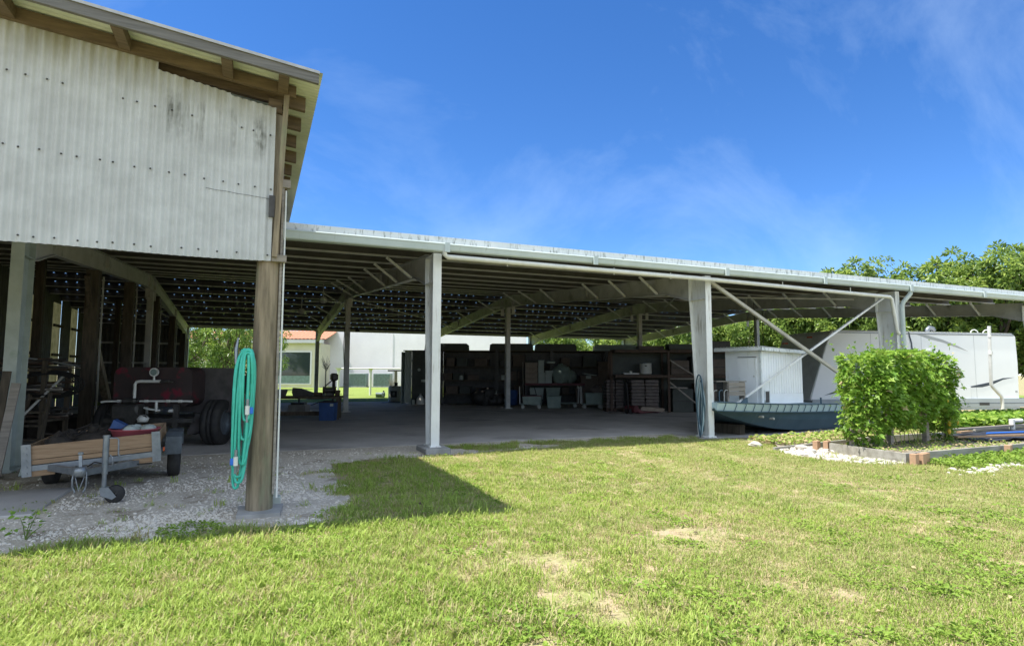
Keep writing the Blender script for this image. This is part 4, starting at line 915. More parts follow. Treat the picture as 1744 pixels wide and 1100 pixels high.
def make_rack(n, w, lab, H=2.56, seed=1):
    rr = random.Random(seed)
    t = thing('storage_rack', lab, 'shelving', (0, 0, 0), CY, 'dark storage racks in the row')
    b = MB()
    for x in (0, w):
        for y in (0, .9): b.mm((x - .04, y - .04, 0), (x + .04, y + .04, H))
    b.mm((-.06, .95, 0), (w + .06, .97, H)); b.build('frame', 'darkmetal', t)
    for z in (.5, 1.15, 1.8, H - .012):
        b = MB(); b.mm((.041, -.035, z - .05), (w - .041, .9, z)); b.build('shelf', 'darkwood', t)
    return t
rk = make_rack(3, 2.55, 'dark loaded storage rack right of the tall cupboard')
rk.location = rowp(1.5)
labs = ['dark storage rack behind the middle inner column', 'dark storage rack behind the white foam boxes', 'dark storage rack at the right end above the trolleys']
racks = [rk] + [copy_tree(rk, rowp(1.5 + 2.62 * (k + 1)), None, labs[k]) for k in range(3)]
# long boxes lying on top of the row
def top_box(u, w, h, z, lab, m='darkdoor'):
    p = rowp(u, .1); t = thing('long_case', lab, 'case', (p[0], p[1], z), CY, 'long cases on top of the storage racks')
    b = MB(); b.prism([(0, 0), (w, 0), (w - .02, h * .8), (w - .1, h), (.14, h), (.03, h * .85)], 0, .75, 'y'); b.build('body', m, t)
    b = MB(); b.mm((.02, -.012, h * .5), (w - .02, -.002, h * .56)); b.build('seam', 'darkmetal', t)
top_box(.62, 2.1, .34, 2.552, 'long dark case lying over the tall cupboard')
top_box(3.72, 2.1, .34, 2.552, 'long dark case with pale left corner behind the middle inner column')
top_box(5.9, 2.0, .33, 2.552, 'long dark green case nearest the house corner')
top_box(8.75, 2.05, .30, 2.552, 'paler grey green case at the right end of the row', 'greentub')
# goods on the racks: every box its own thing
gi = 0
GOODS = [(1.75, .5, .5, .42, 'darkcard'), (2.4, .55, .45, .32, 'darkdoor'), (3.2, .6, .4, .40, 'darkcard'), (4.35, .45, .4, .3, 'darkmetal'), (5.0, .6, .42, .46, 'darkcard'), (5.7, .5, .4, .36, 'darkdoor'),
         (7.2, .4, .4, .4, 'darkcard'), (8.4, .6, .45, .42, 'darkdoor'), (9.6, .65, .5, .36, 'darkcard'), (10.5, .6, .5, .44, 'darkcard')]
where = ['first rack from the cupboard', 'rack behind the white column', 'rack behind the middle inner column', 'rack behind the foam boxes', 'last rack above the trolleys']
def crate(lab, u, v, z, w, d, h, m, cat='box', grp=None):
    p = rowp(u, v); t = thing('storage_box', lab, cat, (p[0], p[1], z), CY + random.uniform(-.16, .16), grp)
    b = MB(); b.mm((-w/2, 0, 0), (w/2, d, h), bev=.012); b.build('box', m, t)
    b = MB(); b.mm((-w/2 - .012, -.012, h - .002), (w/2 + .012, d + .012, h + .03)); b.build('lid', m, t); return t
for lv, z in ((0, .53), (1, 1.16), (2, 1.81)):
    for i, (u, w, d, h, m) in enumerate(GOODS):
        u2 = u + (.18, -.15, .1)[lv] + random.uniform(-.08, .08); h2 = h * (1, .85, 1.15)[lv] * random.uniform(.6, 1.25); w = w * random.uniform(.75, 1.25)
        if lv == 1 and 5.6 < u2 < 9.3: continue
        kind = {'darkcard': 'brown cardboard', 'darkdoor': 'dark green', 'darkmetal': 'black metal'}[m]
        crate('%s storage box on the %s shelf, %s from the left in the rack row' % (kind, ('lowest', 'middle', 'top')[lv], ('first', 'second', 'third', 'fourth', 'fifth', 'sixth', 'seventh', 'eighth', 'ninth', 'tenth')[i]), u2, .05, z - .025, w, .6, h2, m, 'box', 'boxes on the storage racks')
t = thing('white_carton', 'pale carton standing on the middle shelf left of the inner column', 'carton', rowp(4.3, -.02)[:2] + (1.16,), CY); b = MB(); b.mm((0, 0, 0), (.34, .3, .24), bev=.01); b.build('box', 'foam', t); b = MB(); b.mm((-.005, -.005, .241), (.345, .305, .25)); b.build('flap', 'card2', t)
for k, (u, z, m, lab) in enumerate(((2.05, 1.155, 'foam', 'pale round jar on the rack behind the white column'), (3.0, .505, 'blue', 'blue jar low on the rack behind the white column'), (5.75, .505, 'foam', 'white jar low on the rack left of the inner column'))):
    p = rowp(u + .35, -.03); t = thing('jar', lab, 'jar', (p[0], p[1], z), CY); b = MB(); b.lathe([(.001, 0), (.09, 0), (.1, .03), (.1, .17), (.07, .22), (.001, .22)], n=14); b.build('body', m, t); b = MB(); b.cyl((0, 0, .22), (0, 0, .27), .06, 12); b.build('lid', 'darkmetal', t)
p = rowp(3.75, -.55); t = thing('white_bin', 'low white bin on the floor before the storage racks', 'bin', (p[0], p[1], .3), CY); b = MB(); b.prism([(-.32, 0), (.32, 0), (.36, .36), (-.36, .36)], 0, .4, 'y'); b.build('box', 'foam', t); b = MB(); b.mm((-.3, .02, -.288), (.3, .38, -.002)); b.build('stand', 'darkmetal', t)
p = rowp(3.6, -.7); b = MB()
for k in range(9): lump(b, (random.uniform(-.5, .6), random.uniform(-.1, .3), .3 + random.uniform(-.1, .25)), .35, .3, .3, k + 9, 10, 7, .4)
o = b.build('covered_machine', 'darkmetal'); o.location = (p[0], p[1], .01); tag(o, 'dark covered machine on the floor before the racks', 'machine')
def row_right(u, v=0): return rowp(u - 1.55, v)
for k, (u, h, lean, m, lab) in enumerate(((6.9, 2.0, .05, 'pvcdirty', 'pale pole leaning at the rack right of the inner column'), (6.75, 1.25, .03, 'rust', 'short brown pole leaning beside the pale one'), (6.62, 1.6, .06, 'darkmetal', 'dark pole leaning behind the inner column'))):
    p = row_right(u, -.25); b = MB(); b.tube([(p[0], p[1], .012), (p[0] + lean, p[1] + .2, h)], .025, 8); o = b.build('leaning_pole', m); tag(o, lab, 'pole')
p = row_right(6.35, -.5); t = thing('plastic_drum', 'blue drum on the floor beside the middle inner column', 'drum', (p[0], p[1], .012)); b = MB(); b.lathe([(.001, 0), (.25, 0), (.27, .05), (.27, .3), (.285, .32), (.27, .34), (.27, .65), (.22, .7), (.001, .7)], n=18); b.build('body', 'blue', t); b = MB(); b.cyl((.1, 0, .7), (.1, 0, .73), .04, 10); b.build('cap', 'black', t)
# red bench with foam boxes
t = thing('red_bench', 'long table with a red edge carrying white foam boxes', 'table', row_right(6.95, -.95), CY)
b = MB(); b.mm((0, 0, .92), (2.75, .7, 1.02)); b.build('top', 'redmetal', t)
for x in (.06, 2.69):
    for y in (.06, .64):
        b = MB(); b.mm((x - .035, y - .035, 0), (x + .035, y + .035, .92)); b.build('leg', 'darkmetal', t)
def foam(u, z, w, h, lab, v=-.85, m='foam', cat='foam box'):
    p = row_right(u, v); t = thing('foam_box', lab, cat, (p[0], p[1], z), CY, 'boxes on the red bench'); b = MB(); b.mm((-w/2, 0, 0), (w/2, .45, h), bev=.01); b.build('box', m, t); b = MB(); b.mm((-w/2 - .01, -.01, h + .001), (w/2 + .01, .46, h + .05), bev=.008); b.build('lid', m, t)
for k in range(4): foam(7.25, 1.02 + k * .24, .56, .185, ['brown carton at the bottom of the left stack on the red bench', 'brown carton second in the left stack on the red bench', 'brown carton third in the left stack on the red bench', 'brown carton topmost in the left stack on the red bench'][k], m='card2', cat='carton')
foam(7.72, 1.02, .30, .45, 'tall white foam box at the bottom right of the brown cartons'); foam(7.70, 1.521, .26, .52, 'white foam box on top of the tall foam box')
foam(8.04, 1.02, .30, .42, 'square white foam box on the red bench before the grey tarpaulin'); foam(8.08, 1.491, .34, .07, 'flat white foam slab on the square foam box')
foam(8.18, 1.95, .40, .05, 'thin white foam slab over the grey tarpaulin', v=-.35)
b = MB(); lump(b, (0, 0, .42), .48, .35, .46, 3, 18, 12, .35); lump(b, (.45, .05, .3), .35, .3, .32, 5, 14, 9, .4); o = b.build('tarpaulin_bundle', 'greentub'); p = row_right(8.65, -.55); o.location = (p[0], p[1], 1.02); tag(o, 'rounded grey green tarpaulin bundle on the red bench', 'tarpaulin')
p = row_right(9.95, -.75)
t = thing('side_cabinet', 'brown cabinet with pale papers on top right of the red bench', 'cabinet', p, CY); b = MB(); b.mm((-.42, 0, 0), (.42, .6, 1.36)); b.build('body', 'darkcard', t); b = MB(); b.mm((-.38, -.016, .06), (-.01, -.002, 1.3)); b.mm((.01, -.016, .06), (.38, -.002, 1.3)); b.build('door', 'darkcard', t); b = MB(); b.box((0, .1, 1.42), (.62, .3, .04), (0, R(8), .2)); b.box((-.06, -.02, 1.30), (.24, .01, .14)); b.build('paper_sheet', 'foam', t)
crate('tall brown carton on the right end of the rack row', 9.1, -.3, .012, .5, .5, 2.0, 'darkcard', 'carton')
# green bins under the red bench
for k, (u, lab) in enumerate(((7.5, 'grey green bin under the left half of the red bench'), (8.25, 'grey green bin under the right half of the red bench'))):
    p = row_right(u, -.75); t = thing('plastic_bin', lab, 'bin', (p[0], p[1], .3), CY, 'bins under the red bench'); b = MB(); b.prism([(-.28, 0), (.28, 0), (.32, .5), (-.32, .5)], 0, .45, 'y'); b.build('box', 'foam' if k == 0 else 'greentub', t); b = MB(); b.mm((-.34, -.02, .501), (.34, .47, .53)); b.mm((-.25, .05, -.288), (.25, .4, -.002)); b.build('lid', 'greentub', t)
# trolleys
def trolley(u, v, lab, tub, h, handle=-1):
    p = row_right(u, v); t = thing('platform_trolley', lab, 'trolley', (p[0], p[1], .012), CY, 'platform trolleys before the red bench')
    b = MB(); b.mm((-.42, -.28, .17), (.42, .28, .21)); b.build('platform', 'greentub', t)
    b = MB(); b.tube([(handle * .46, -.24, .19), (handle * .48, -.24, .86), (handle * .48, -.2, .92), (handle * .48, .2, .92), (handle * .48, .24, .86), (handle * .46, .24, .19)], .016, 8); b.build('handle', 'steelwhite', t)
    for sx in (-.34, .34):
        for sy in (-.2, .2):
            b = MB(); b.cyl((sx, sy - .02, .075), (sx, sy + .02, .075), .075, 12); b.mm((sx - .02, sy - .03, .1), (sx + .02, sy + .03, .17)); b.build('castor', 'pvcdirty', t)
trolley(7.15, -3.2, 'platform trolley with pale hoop handle at its left carrying a grey tub', 'greentub', .35)
trolley(8.75, -2.3, 'platform trolley with tall narrow handle before the red bench', 'greentub', .35, 1)
trolley(9.75, -3.0, 'platform trolley with curved handle nearest the wrapped pallet', 'greentub', .35)
def tubthing(u, v, z, w, h, lab, m, m2):
    p = row_right(u, v); t = thing('tote_tub', lab, 'tub', (p[0], p[1], z), CY, 'tubs on the trolleys'); b = MB(); b.prism([(-w/2 + .04, 0), (w/2 - .04, 0), (w/2, h), (-w/2, h)], -.24, .24, 'y'); b.build('tub', m, t); b = MB(); b.mm((-w/2 - .02, -.26, h), (w/2 + .02, .26, h + .025)); b.build('lid', m2, t)
tubthing(7.18, -3.2, .225, .78, .30, 'grey tub with red lid on the left trolley', 'greentub', 'redmetal')
tubthing(8.15, -2.6, .012, .6, .48, 'grey green tub on the floor between the trolleys', 'greentub', 'greentub')
tubthing(9.8, -3.0, .225, .72, .42, 'grey green tub on the trolley nearest the wrapped pallet', 'greentub', 'greentub')
tubthing(9.35, -2.0, .012, .4, .8, 'tall brown tub behind the curved trolley handle', 'darkcard', 'darkcard')
p = row_right(7.2, -3.2); t = thing('folding_stool', 'black folded stool lying upside down on the left tub', 'stool', (p[0], p[1], .56), CY)
b = MB(); b.mm((-.2, -.15, 0), (.2, .15, .03)); b.build('seat', 'black', t)
for s in (-1, 1):
    for y in (-.1, .1):
        b = MB(); b.beam((s * .18, y, .03), (s * .1, y, .34), .03, .03); b.build('leg', 'black', t)
p = row_right(9.95, -2.9); t = thing('plastic_sack', 'crumpled clear plastic sack on the right tub', 'sack', (p[0], p[1], .66)); b = MB(); lump(b, (0, 0, .1), .28, .2, .2, 21, 14, 9, .6); b.build('sack', 'bag', t); b = MB(); b.cyl((0, 0, .26), (.04, 0, .36), .05, 8); b.build('neck', 'bag', t)
for k, (u, w, lab) in enumerate(((10.75, .35, 'narrow pale green drawer unit left of the wrapped pallet'), (10.45, .3, 'pale drawer unit behind the trolley tub'))):
    p = row_right(u, -2.2 - .3 * k); t = thing('drawer_unit', lab, 'drawers', (p[0], p[1], .012), CY); b = MB(); b.mm((-w/2, 0, 0), (w/2, .4, .95)); b.build('body', 'greentub', t)
    for z in (.05, .35, .65):
        b = MB(); b.mm((-w/2 + .02, -.014, z), (w/2 - .02, -.002, z + .26)); b.build('drawer', 'greentub', t)

# wrapped pallets, pallet jack and the big racking on the right
def pallet_stack(x, y, lab, w=1.05, d=1.0, h=1.12, seed=1, rz=CY):
    t = thing('wrapped_pallet', lab, 'pallet load', (x, y, .012), rz, 'wrapped loads on pallets'); rr = random.Random(seed)
    b = MB()
    for k in range(3): b.mm((-w/2 + k * (w - .09) / 2, -d/2, 0), (-w/2 + .09 + k * (w - .09) / 2, d/2, .09))
    for k in range(6): b.mm((-w/2, -d/2 + k * (d - .09) / 5, .0905), (w/2, -d/2 + .09 + k * (d - .09) / 5, .12))
    b.build('pallet', 'rust', t)
    n = 9
    for k in range(n):
        b = MB(); z = .121 + k * h / n
        for (cx, ww) in ((-w/4, w/2 - .02), (w/4, w/2 - .02)):
            b.box((cx + rr.uniform(-.012, .012), rr.uniform(-.015, .015), z + h/n/2), (ww, d - .02 + rr.uniform(-.02, .02), h/n - .004), bev=.03)
        b.build('sack_layer', 'bag', t)
pallet_stack(9.98, 9.45, 'pale wrapped sack load on a pallet left of the pallet jack handle', .72, .9, 1.12, 3)
pallet_stack(10.72, 8.55, 'wide dark wrapped sack load on a pallet behind the pallet jack', 1.08, 1.0, 1.12, 4)
t = thing('pallet_jack', 'red pallet jack with black upright handle before the wrapped load', 'pallet jack', (9.68, 7.75, .012), R(8))
for y in (-.2, .2):
    b = MB(); b.mm((.1, y - .08, .03), (1.2, y + .08, .085)); b.cyl((1.05, y - .06, .042), (1.05, y + .06, .042), .04, 10); b.build('fork', 'redmetal', t)
b = MB(); b.mm((-.12, -.28, .06), (.1, .28, .3), bev=.03); b.prism([(-.1, .3), (.3, .085), (.1, .085), (-.1, .09)], -.28, -.24, 'y'); b.build('body', 'redmetal', t)
b = MB(); b.tube([(-.16, 0, .2), (-.24, 0, 1.15)], .025, 8); b.tube([(-.26, -.16, 1.2), (-.24, -.14, 1.15), (-.24, .14, 1.15), (-.26, .16, 1.2), (-.27, .14, 1.3), (-.27, -.14, 1.3), (-.26, -.16, 1.2)], .015, 6); b.build('handle', 'black', t)
for y in (-.1, .1):
    b = MB(); b.cyl((-.14, y - .03, .1), (-.14, y + .03, .1), .1, 14); b.build('wheel', 'black', t)
b = MB(); b.prism([(-.5, 0), (.36, 0), (.42, .12), (-.44, .15)], -.3, .3, 'y'); b.mm((-.48, -.32, .0), (.40, -.301, .03)); o = b.build('tray', 'card2'); o.location = (10.55, 7.72, .10); o.rotation_euler = (0, R(3), CY); tag(o, 'shallow brown tray lying on the pallet jack forks', 'tray')
t = thing('pallet_racking', 'tall pallet racking with diagonal braces behind the second white column', 'racking', (11.38, 7.75, .012), CY)
for (x, y) in ((0, 0), (0, 1.0), (2.6, 0), (2.6, 1.0), (-2.1, .55), (-2.1, 1.1)):
    b = MB(); b.mm((x - .045, y - .035, 0), (x + .045, y + .035, 2.35)); b.build('upright', 'rust', t)
for z in (1.32, 2.28):
    b = MB(); b.mm((-2.05, -.036, z), (2.55, .0, z + .1) if False else (-.05, .55, z + .1)); b.mm((.05, -.03, z), (2.55, .03, z + .1)); b.mm((.05, .97, z), (2.55, 1.03, z + .1)); b.build('beam', 'rust', t)
    b = MB(); b.mm((-2.05, .551, z + .101), (-.05, 1.1, z + .125)); b.mm((.05, 0, z + .101), (2.55, 1.0, z + .125)); b.build('deck', 'darkwood', t)
for (p, q) in (((.03, -.045, 2.0), (.95, -.045, 1.42)), ((.03, -.045, 1.15), (1.15, -.045, .25)), ((.03, -.045, 1.28), (1.2, -.045, 1.28)), ((.03, -.045, .95), (.7, -.045, .93))):
    b = MB(); b.beam(p, q, .02, .05); b.build('brace', 'greyboard', t)
def onrack(u, v, z, name, lab, cat): 
    c, s_ = math.cos(CY), math.sin(CY); return thing(name, lab, cat, (11.38 + u * c - v * s_, 7.75 + u * s_ + v * c, z + .012), CY)
t = onrack(-.72, .72, 1.446, 'stock_pot', 'big white stock pot standing on the racking shelf', 'pot')
b = MB(); b.lathe([(.001, .01), (.21, .01), (.235, .04), (.235, .42), (.25, .43), (.22, .43), (.215, .05), (.001, .05)], n=24); b.build('body', 'whiteplastic', t)
b = MB(); b.cyl((-.08, -.236, .33), (-.01, -.236, .33), .02, 8); b.build('handle', 'black', t)
t = onrack(-1.3, .62, 1.446, 'enamel_tray', 'white tray with a small white cup left of the stock pot', 'tray'); b = MB(); b.prism([(-.28, 0), (.28, 0), (.32, .05), (-.32, .05)], 0, .35, 'y'); b.build('tray', 'whiteplastic', t); b = MB(); b.lathe([(.001, 0), (.05, 0), (.06, .08), (.001, .08)], (0, .15, .05), 10); b.build('cup', 'whiteplastic', t)
for (u, v, z, w, h, m, lab) in ((.5, .2, 1.446, .7, .55, 'darkcard', 'brown box on the racking shelf behind the upper brace'), (1.35, .2, 1.446, .8, .7, 'darkdoor', 'dark green box on the racking shelf near the white column'), (2.1, .2, 1.446, .7, .6, 'darkcard', 'brown box at the right end of the racking shelf'),
                             (.6, .25, .0, .8, .9, 'darkdoor', 'dark green crate on the floor under the racking'), (1.5, .25, 0, .8, 1.1, 'darkcard', 'brown crate on the floor under the racking near the white column'),
                             (-.5, .6, 2.406, 1.0, .16, 'darkcard', 'flat brown load on top of the racking left bay'), (.75, .3, 2.406, 1.3, .22, 'darkdoor', 'long dark load on top of the racking'), (2.0, .3, 2.406, 1.0, .34, 'darkmetal', 'black load with bars on top of the racking right end')):
    t = onrack(u, v, z, 'rack_load', lab, 'box'); b = MB(); b.mm((-w/2, 0, 0), (w/2, .6, h), bev=.02); b.build('box', m, t); b = MB(); b.mm((-w/2 - .01, -.01, h * .45), (w/2 + .01, .61, h * .5)); b.build('strap', 'darkmetal', t)
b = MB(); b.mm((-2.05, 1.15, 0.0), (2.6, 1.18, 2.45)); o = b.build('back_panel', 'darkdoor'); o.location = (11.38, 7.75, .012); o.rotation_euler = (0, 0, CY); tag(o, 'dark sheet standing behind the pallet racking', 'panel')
# far left of the storage row
t = thing('white_jug', 'white plastic jug on the floor before the tall cupboard', 'jug', (3.98, 16.6, .012)); b = MB(); b.lathe([(.001, 0), (.16, 0), (.19, .04), (.19, .26), (.1, .4), (.05, .43), (.05, .47), (.001, .47)], n=18); b.build('body', 'whiteplastic', t); b = MB(); b.cyl((0, 0, .47), (0, 0, .52), .04, 10); b.build('cap', 'pvcdirty', t)
t = thing('small_can', 'small pale can beside the white jug', 'can', (3.68, 16.75, .012)); b = MB(); b.cyl((0, 0, 0), (0, 0, .2), .08, 12); b.build('body', 'foam', t); b = MB(); b.cyl((0, 0, .2), (0, 0, .225), .05, 10); b.build('lid', 'foam', t)
t = thing('water_cooler', 'beige drink cooler jug with a dark square label by the cupboard', 'cooler', (3.42, 19.6, .012), CY)
b = MB(); b.lathe([(.001, 0), (.3, 0), (.33, .05), (.34, .7), (.30, .8), (.001, .82)], n=20); b.build('body', 'whiteplastic', t); b = MB(); b.cyl((.05, 0, .82), (.05, 0, .98), .09, 12); b.build('lid', 'black', t); b = MB(); b.mm((-.14, -.36, .25), (.16, -.343, .56)); b.build('label', 'darkmetal', t); b = MB(); b.mm((-.05, -.366, .31), (.07, -.361, .5)); b.build('label_panel', 'pvcdirty', t)

# ================================================================== YARD AND HOUSE BEHIND
hs_ = thing('house', 'pale stucco house with tiled wing and large dark window', 'house', (9.2, 51.9, 0), CY)
b = MB(); b.mm((-13.8, 0, -.2), (14.8, 9, 5.9)); b.build('wall', 'wall', hs_)
b = MB(); b.mm((-.1 + .8, -.05, 0), (.86, -.003, 5.6)); b.build('control_joint', 'wall', hs_)
b = MB(); b.mm((-20, -3.4, -.2), (-5.7, -.01, 4.36)); b.build('wing_wall', 'cream', hs_)
b = MB(); b.mm((-20, -3.9, 4.361), (-5.3, -3.42, 4.70)); b.build('wing_fascia', 'wall', hs_)
b = MB(); vs = []; fs = []; nx = 240
for i in range(nx + 1):
    x = -20.3 + 15.3 * i / nx; z = .07 * abs(math.sin(i * math.pi / 6))
    for (y, zz) in ((-4.0, 4.72), (-2.4, 5.1), (-.02, 5.75)): vs.append((x, y, zz + z))
for i in range(nx):
    for k in range(2): fs.append((i*3 + k, i*3 + 3 + k, i*3 + 4 + k, i*3 + 1 + k))
b.add(vs, fs, 0, False); b.build('tile_roof', 'tile', hs_)
wn = MB()
for (x0, x1, z0, z1) in ((-10.3, -10.15, .3, 3.6), (-6.6, -6.45, .3, 3.6), (-10.15, -6.6, 3.45, 3.6), (-10.15, -6.6, .3, .4)): wn.mm((x0, -3.47, z0), (x1, -3.401, z1))
fr = wn.build('window', 'wall', hs_)
b = MB(); b.mm((-10.15, -3.43, 1.15), (-6.6, -3.402, 3.45)); b.build('pane', 'glass', fr)
b = MB(); b.mm((-10.15, -3.45, .4), (-6.6, -3.402, 1.15)); b.build('lower_panel', 'acgreen', fr)
for k, (u, lab) in enumerate(((-2.25, 'left green grey condenser unit by the house wall'), (.2, 'right green grey condenser unit by the house wall'))):
    c, s_ = math.cos(CY), math.sin(CY); t = thing('condenser_unit', lab, 'air conditioner', (9.2 + u * c + 1.6 * s_, 51.9 + u * s_ - 1.6 * c, 0), CY, 'condenser units by the house')
    b = MB(); b.mm((-.85, -.6, .1), (.85, .6, 1.4), bev=.03); b.build('cabinet', 'acgreen', t)
    b = MB(); b.mm((-.95, -.7, 0), (.95, .7, .1)); b.build('base', 'concrete', t)
    b = MB()
    for q in range(12): b.mm((-.8, -.615, .2 + q * .1), (.8, -.601, .22 + q * .1))
    b.build('grille', 'darkmetal', t)
t = thing('pipe_rail', 'white pipe rail with tall round posts standing on the back lawn', 'rail', (2.4, 29.9, 0), CY)
b = MB(); b.cyl((-.35, 0, 1.76), (3.55, 0, 1.76), .045, 8); b.build('rail', 'pvc', t)
for x in (-.55, 1.58):
    b = MB(); b.lathe([(.22, 1.78), (.2, 1.74), (.12, 1.68), (.085, 1.5), (.075, 0)], (x, 0, 0), 14); b.build('post', 'pvc', t)
t = thing('hoe_stand', 'wooden post with dark pole and dry twigs beside the drink cooler', 'post', (5.15, 27.5, 0)); b = MB(); b.mm((-.08, -.08, 0), (.08, .08, 1.6)); b.build('post', 'greyboard', t); b = MB(); b.cyl((-.5, .1, 1.62), (2.2, -.6, 1.62), .05, 8); b.build('pole', 'darkmetal', t)
b = MB()
for k in range(40):
    a = random.uniform(0, 6.28); p = Vector((-.3, -.1, .1)); q = p + Vector((math.cos(a) * .15, math.sin(a) * .15, random.uniform(.4, .8))); w = q + Vector((random.uniform(-.35, .35), random.uniform(-.3, .3), random.uniform(.1, .5))); b.tube([p, q, w], [.012, .009, .004], 4)
b.build('twigs', 'greyboard', t)
t = thing('garden_pump', 'small dark green pump standing on the back lawn', 'pump', (3.7, 25.0, 0), CY); b = MB(); b.cyl((-.25, 0, .2), (.15, 0, .2), .12, 12); b.box((.2, 0, .2), (.16, .26, .26), bev=.03); b.box((0, 0, .05), (.5, .2, .08), bev=.01); b.build('body', 'acgreen', t); b = MB(); b.cyl((.2, 0, .3), (.2, 0, .42), .05, 8); b.build('inlet', 'darkmetal', t)
t = thing('young_plant', 'slim bare branched shrub by the house wall behind the workbench', 'shrub', (1.2, 31.2, 0)); b = MB()
b.cyl((0, 0, 0), (0, 0, 1.7), .05, 6)
for k in range(26):
    a = random.uniform(0, 6.28); p = Vector((0, 0, random.uniform(1.4, 2.0))); q = p + Vector((math.cos(a) * .3, math.sin(a) * .3, random.uniform(.2, .8))); b.tube([p, q], [.02, .006], 4)
b.build('stem', 'darkmetal', t)
mt_ = MB(); mt_.prism(wobble_poly([(2.6, 18.9), (5.2, 17.9), (5.4, 19.0), (4.2, 20.2)], .05, .3, 2), .013, .03, 'z'); o = mt_.build('floor_mat', 'tarp'); tag(o, 'flat dark mat lying on the floor by the drink cooler', 'mat')

# ================================================================== BOAT, CABIN, TRAVEL TRAILER
bt = thing('boat', 'pale teal flat boat hull with ribbed sides, bow beside the second white column', 'boat', (8.78, .0, .012), R(9.7))
# hull: local x along (left end is the raised bow), near side close to y = 0
st = [(-2.12, .63, .82, .75), (-1.6, .47, .795, .90), (-.9, .29, .765, .98), (0, .13, .735, 1.0), (1.0, .04, .705, 1.0), (2.9, .01, .67, 1.0)]
HW = 1.02
def side_y(wf): return HW - HW * wf
def far_y(x, wf): return side_y(wf) + 2 * HW * wf * float(np.interp(x, (-2.12, -1.6, -.9, 0), (.16, .5, .85, 1)))   # the bow narrows to its near corner
b = MB(); vs = []; fs = []
for (x, zk, zt, wf) in st:
    n_, f_y = side_y(wf), far_y(x, wf)
    vs += [(x, n_ + min(.22, (f_y - n_) * .4), zk), (x, n_ + .06, zk + (zt - zk) * .42), (x, n_, zt - .17), (x, f_y, zt - .17), (x, f_y - .06, zk + (zt - zk) * .42), (x, f_y - min(.22, (f_y - n_) * .4), zk)]
for i in range(len(st) - 1):
    for k in range(6): fs.append((i*6 + k, (i+1)*6 + k, (i+1)*6 + (k+1) % 6, i*6 + (k+1) % 6))
fs += [(0, 1, 2, 3, 4, 5), tuple(range(len(vs) - 6, len(vs)))[::-1]]
b.add(vs, fs); b.build('hull', 'boatdark', bt)
b = MB(); vs = []; fs = []
for (x, zk, zt, wf) in st:
    n_, f_y = side_y(wf), far_y(x, wf)
    vs += [(x, n_ - .02, zt - .175), (x, n_ - .06, zt), (x, f_y + .06, zt), (x, f_y + .02, zt - .175)]
for i in range(len(st) - 1):
    for k in range(4): fs.append((i*4 + k, (i+1)*4 + k, (i+1)*4 + (k+1) % 4, i*4 + (k+1) % 4))
fs += [(0, 1, 2, 3), tuple(range(len(vs) - 4, len(vs)))[::-1]]
b.add(vs, fs); b.build('side_panel', 'boat', bt)
b = MB(); X_ = [q[0] for q in st]
for k in range(17):
    x = -1.95 + k * .285
    zt = np.interp(x, X_, [q[2] for q in st]); y = side_y(np.interp(x, X_, [q[3] for q in st]))
    b.tube([(x + .02, y - .05, zt + .012), (x + .03, y - .08, zt - .03), (x + .015, y - .065, zt - .08), (x - .02, y - .04, zt - .19)], .009, 6)
b.build('rib', 'boatdark', bt)
b = MB()
b.tube([(x, side_y(wf) - .06, zt + .010) for (x, zk, zt, wf) in st], .017, 8); b.tube([(x, side_y(wf) - .03, zt - .19) for (x, zk, zt, wf) in st], .016, 8); b.build('rub_rail', 'boatdark', bt)
b = MB(); b.prism([(-1.35, .79), (-1.10, .78), (-1.10, .92)], .14, .19, 'y'); b.build('bow_plate', 'boatdark', bt)
for (x, m) in ((-1.98, 'pvcdirty'), (-1.78, 'boatdark'), (-1.6, 'pvcdirty')):
    b = MB(); b.tube([(x, .42, .79), (x, .42, 1.05), (x + .05, .42, 1.09), (x + .12, .42, 1.09)], .012, 6); b.build('grab_rail', m, bt)
b = MB(); b.tube([(2.02, .16, .68), (2.02, .16, .86)], .024, 8); b.build('mooring_post', 'boatdark', bt)
for k in range(2):
    b = MB(); b.cyl((-.75 + k * .42, .10, .46 - .06 * k), (-.75 + k * .42, -.02, .46 - .06 * k), .03, 10); b.build('fitting', 'pvcdirty', bt)
b = MB(); b.mm((-.95, .5, -.012), (-.75, 1.4, .24)); b.mm((1.6, .4, -.012), (1.8, 1.6, .03)); b.build('keel_block', 'darkwood', bt)

cb = thing('boat_cabin', 'white boarded cabin with pale corrugated roof standing on the boat', 'cabin', (8.50, .33, .735), R(9.7))
W_, Dp, Hc = 1.76, 1.06, 1.36
b = MB(); n = int(W_ / .1)
b.mm((0, 0, 0), (W_, Dp, Hc - .02))
for k in range(n): b.mm((.004 + k * W_ / n, -.012, 0.26), (.1 + k * W_ / n - .006, -.001, Hc - .03))
b.mm((0, -.013, 0), (W_, -.001, .25)); b.build('wall', 'cabin', cb)
b = MB(); b.mm((-.024, .12, .02), (-.001, .68, Hc - .2)); dr = b.build('door', 'cabin', cb)
b = MB(); b.cyl((-.03, .17, .7), (-.055, .17, .7), .025, 10); b.build('handle', 'pvc', dr)
b = MB(); b.mm((-.026, .12, Hc - .18), (-.003, .66, Hc - .168)); b.build('vent_slot', 'darkmetal', cb)
b = MB(); b.mm((-.03, -.022, 0), (.02, -.014, Hc - .03)); b.mm((-.034, -.022, 0), (-.026, .03, Hc - .03)); b.build('corner_board', 'trim', cb)
b = MB(); b.mm((.08, -.045, .02), (.28, -.0135, .35)); b.build('hatch_frame', 'trim', cb)
b = MB(); b.mm((.095, -.05, .045), (.24, -.046, .32)); b.build('hatch_opening', 'darkmetal', cb)
b = MB(); vs = []; fs = []; nn = 60
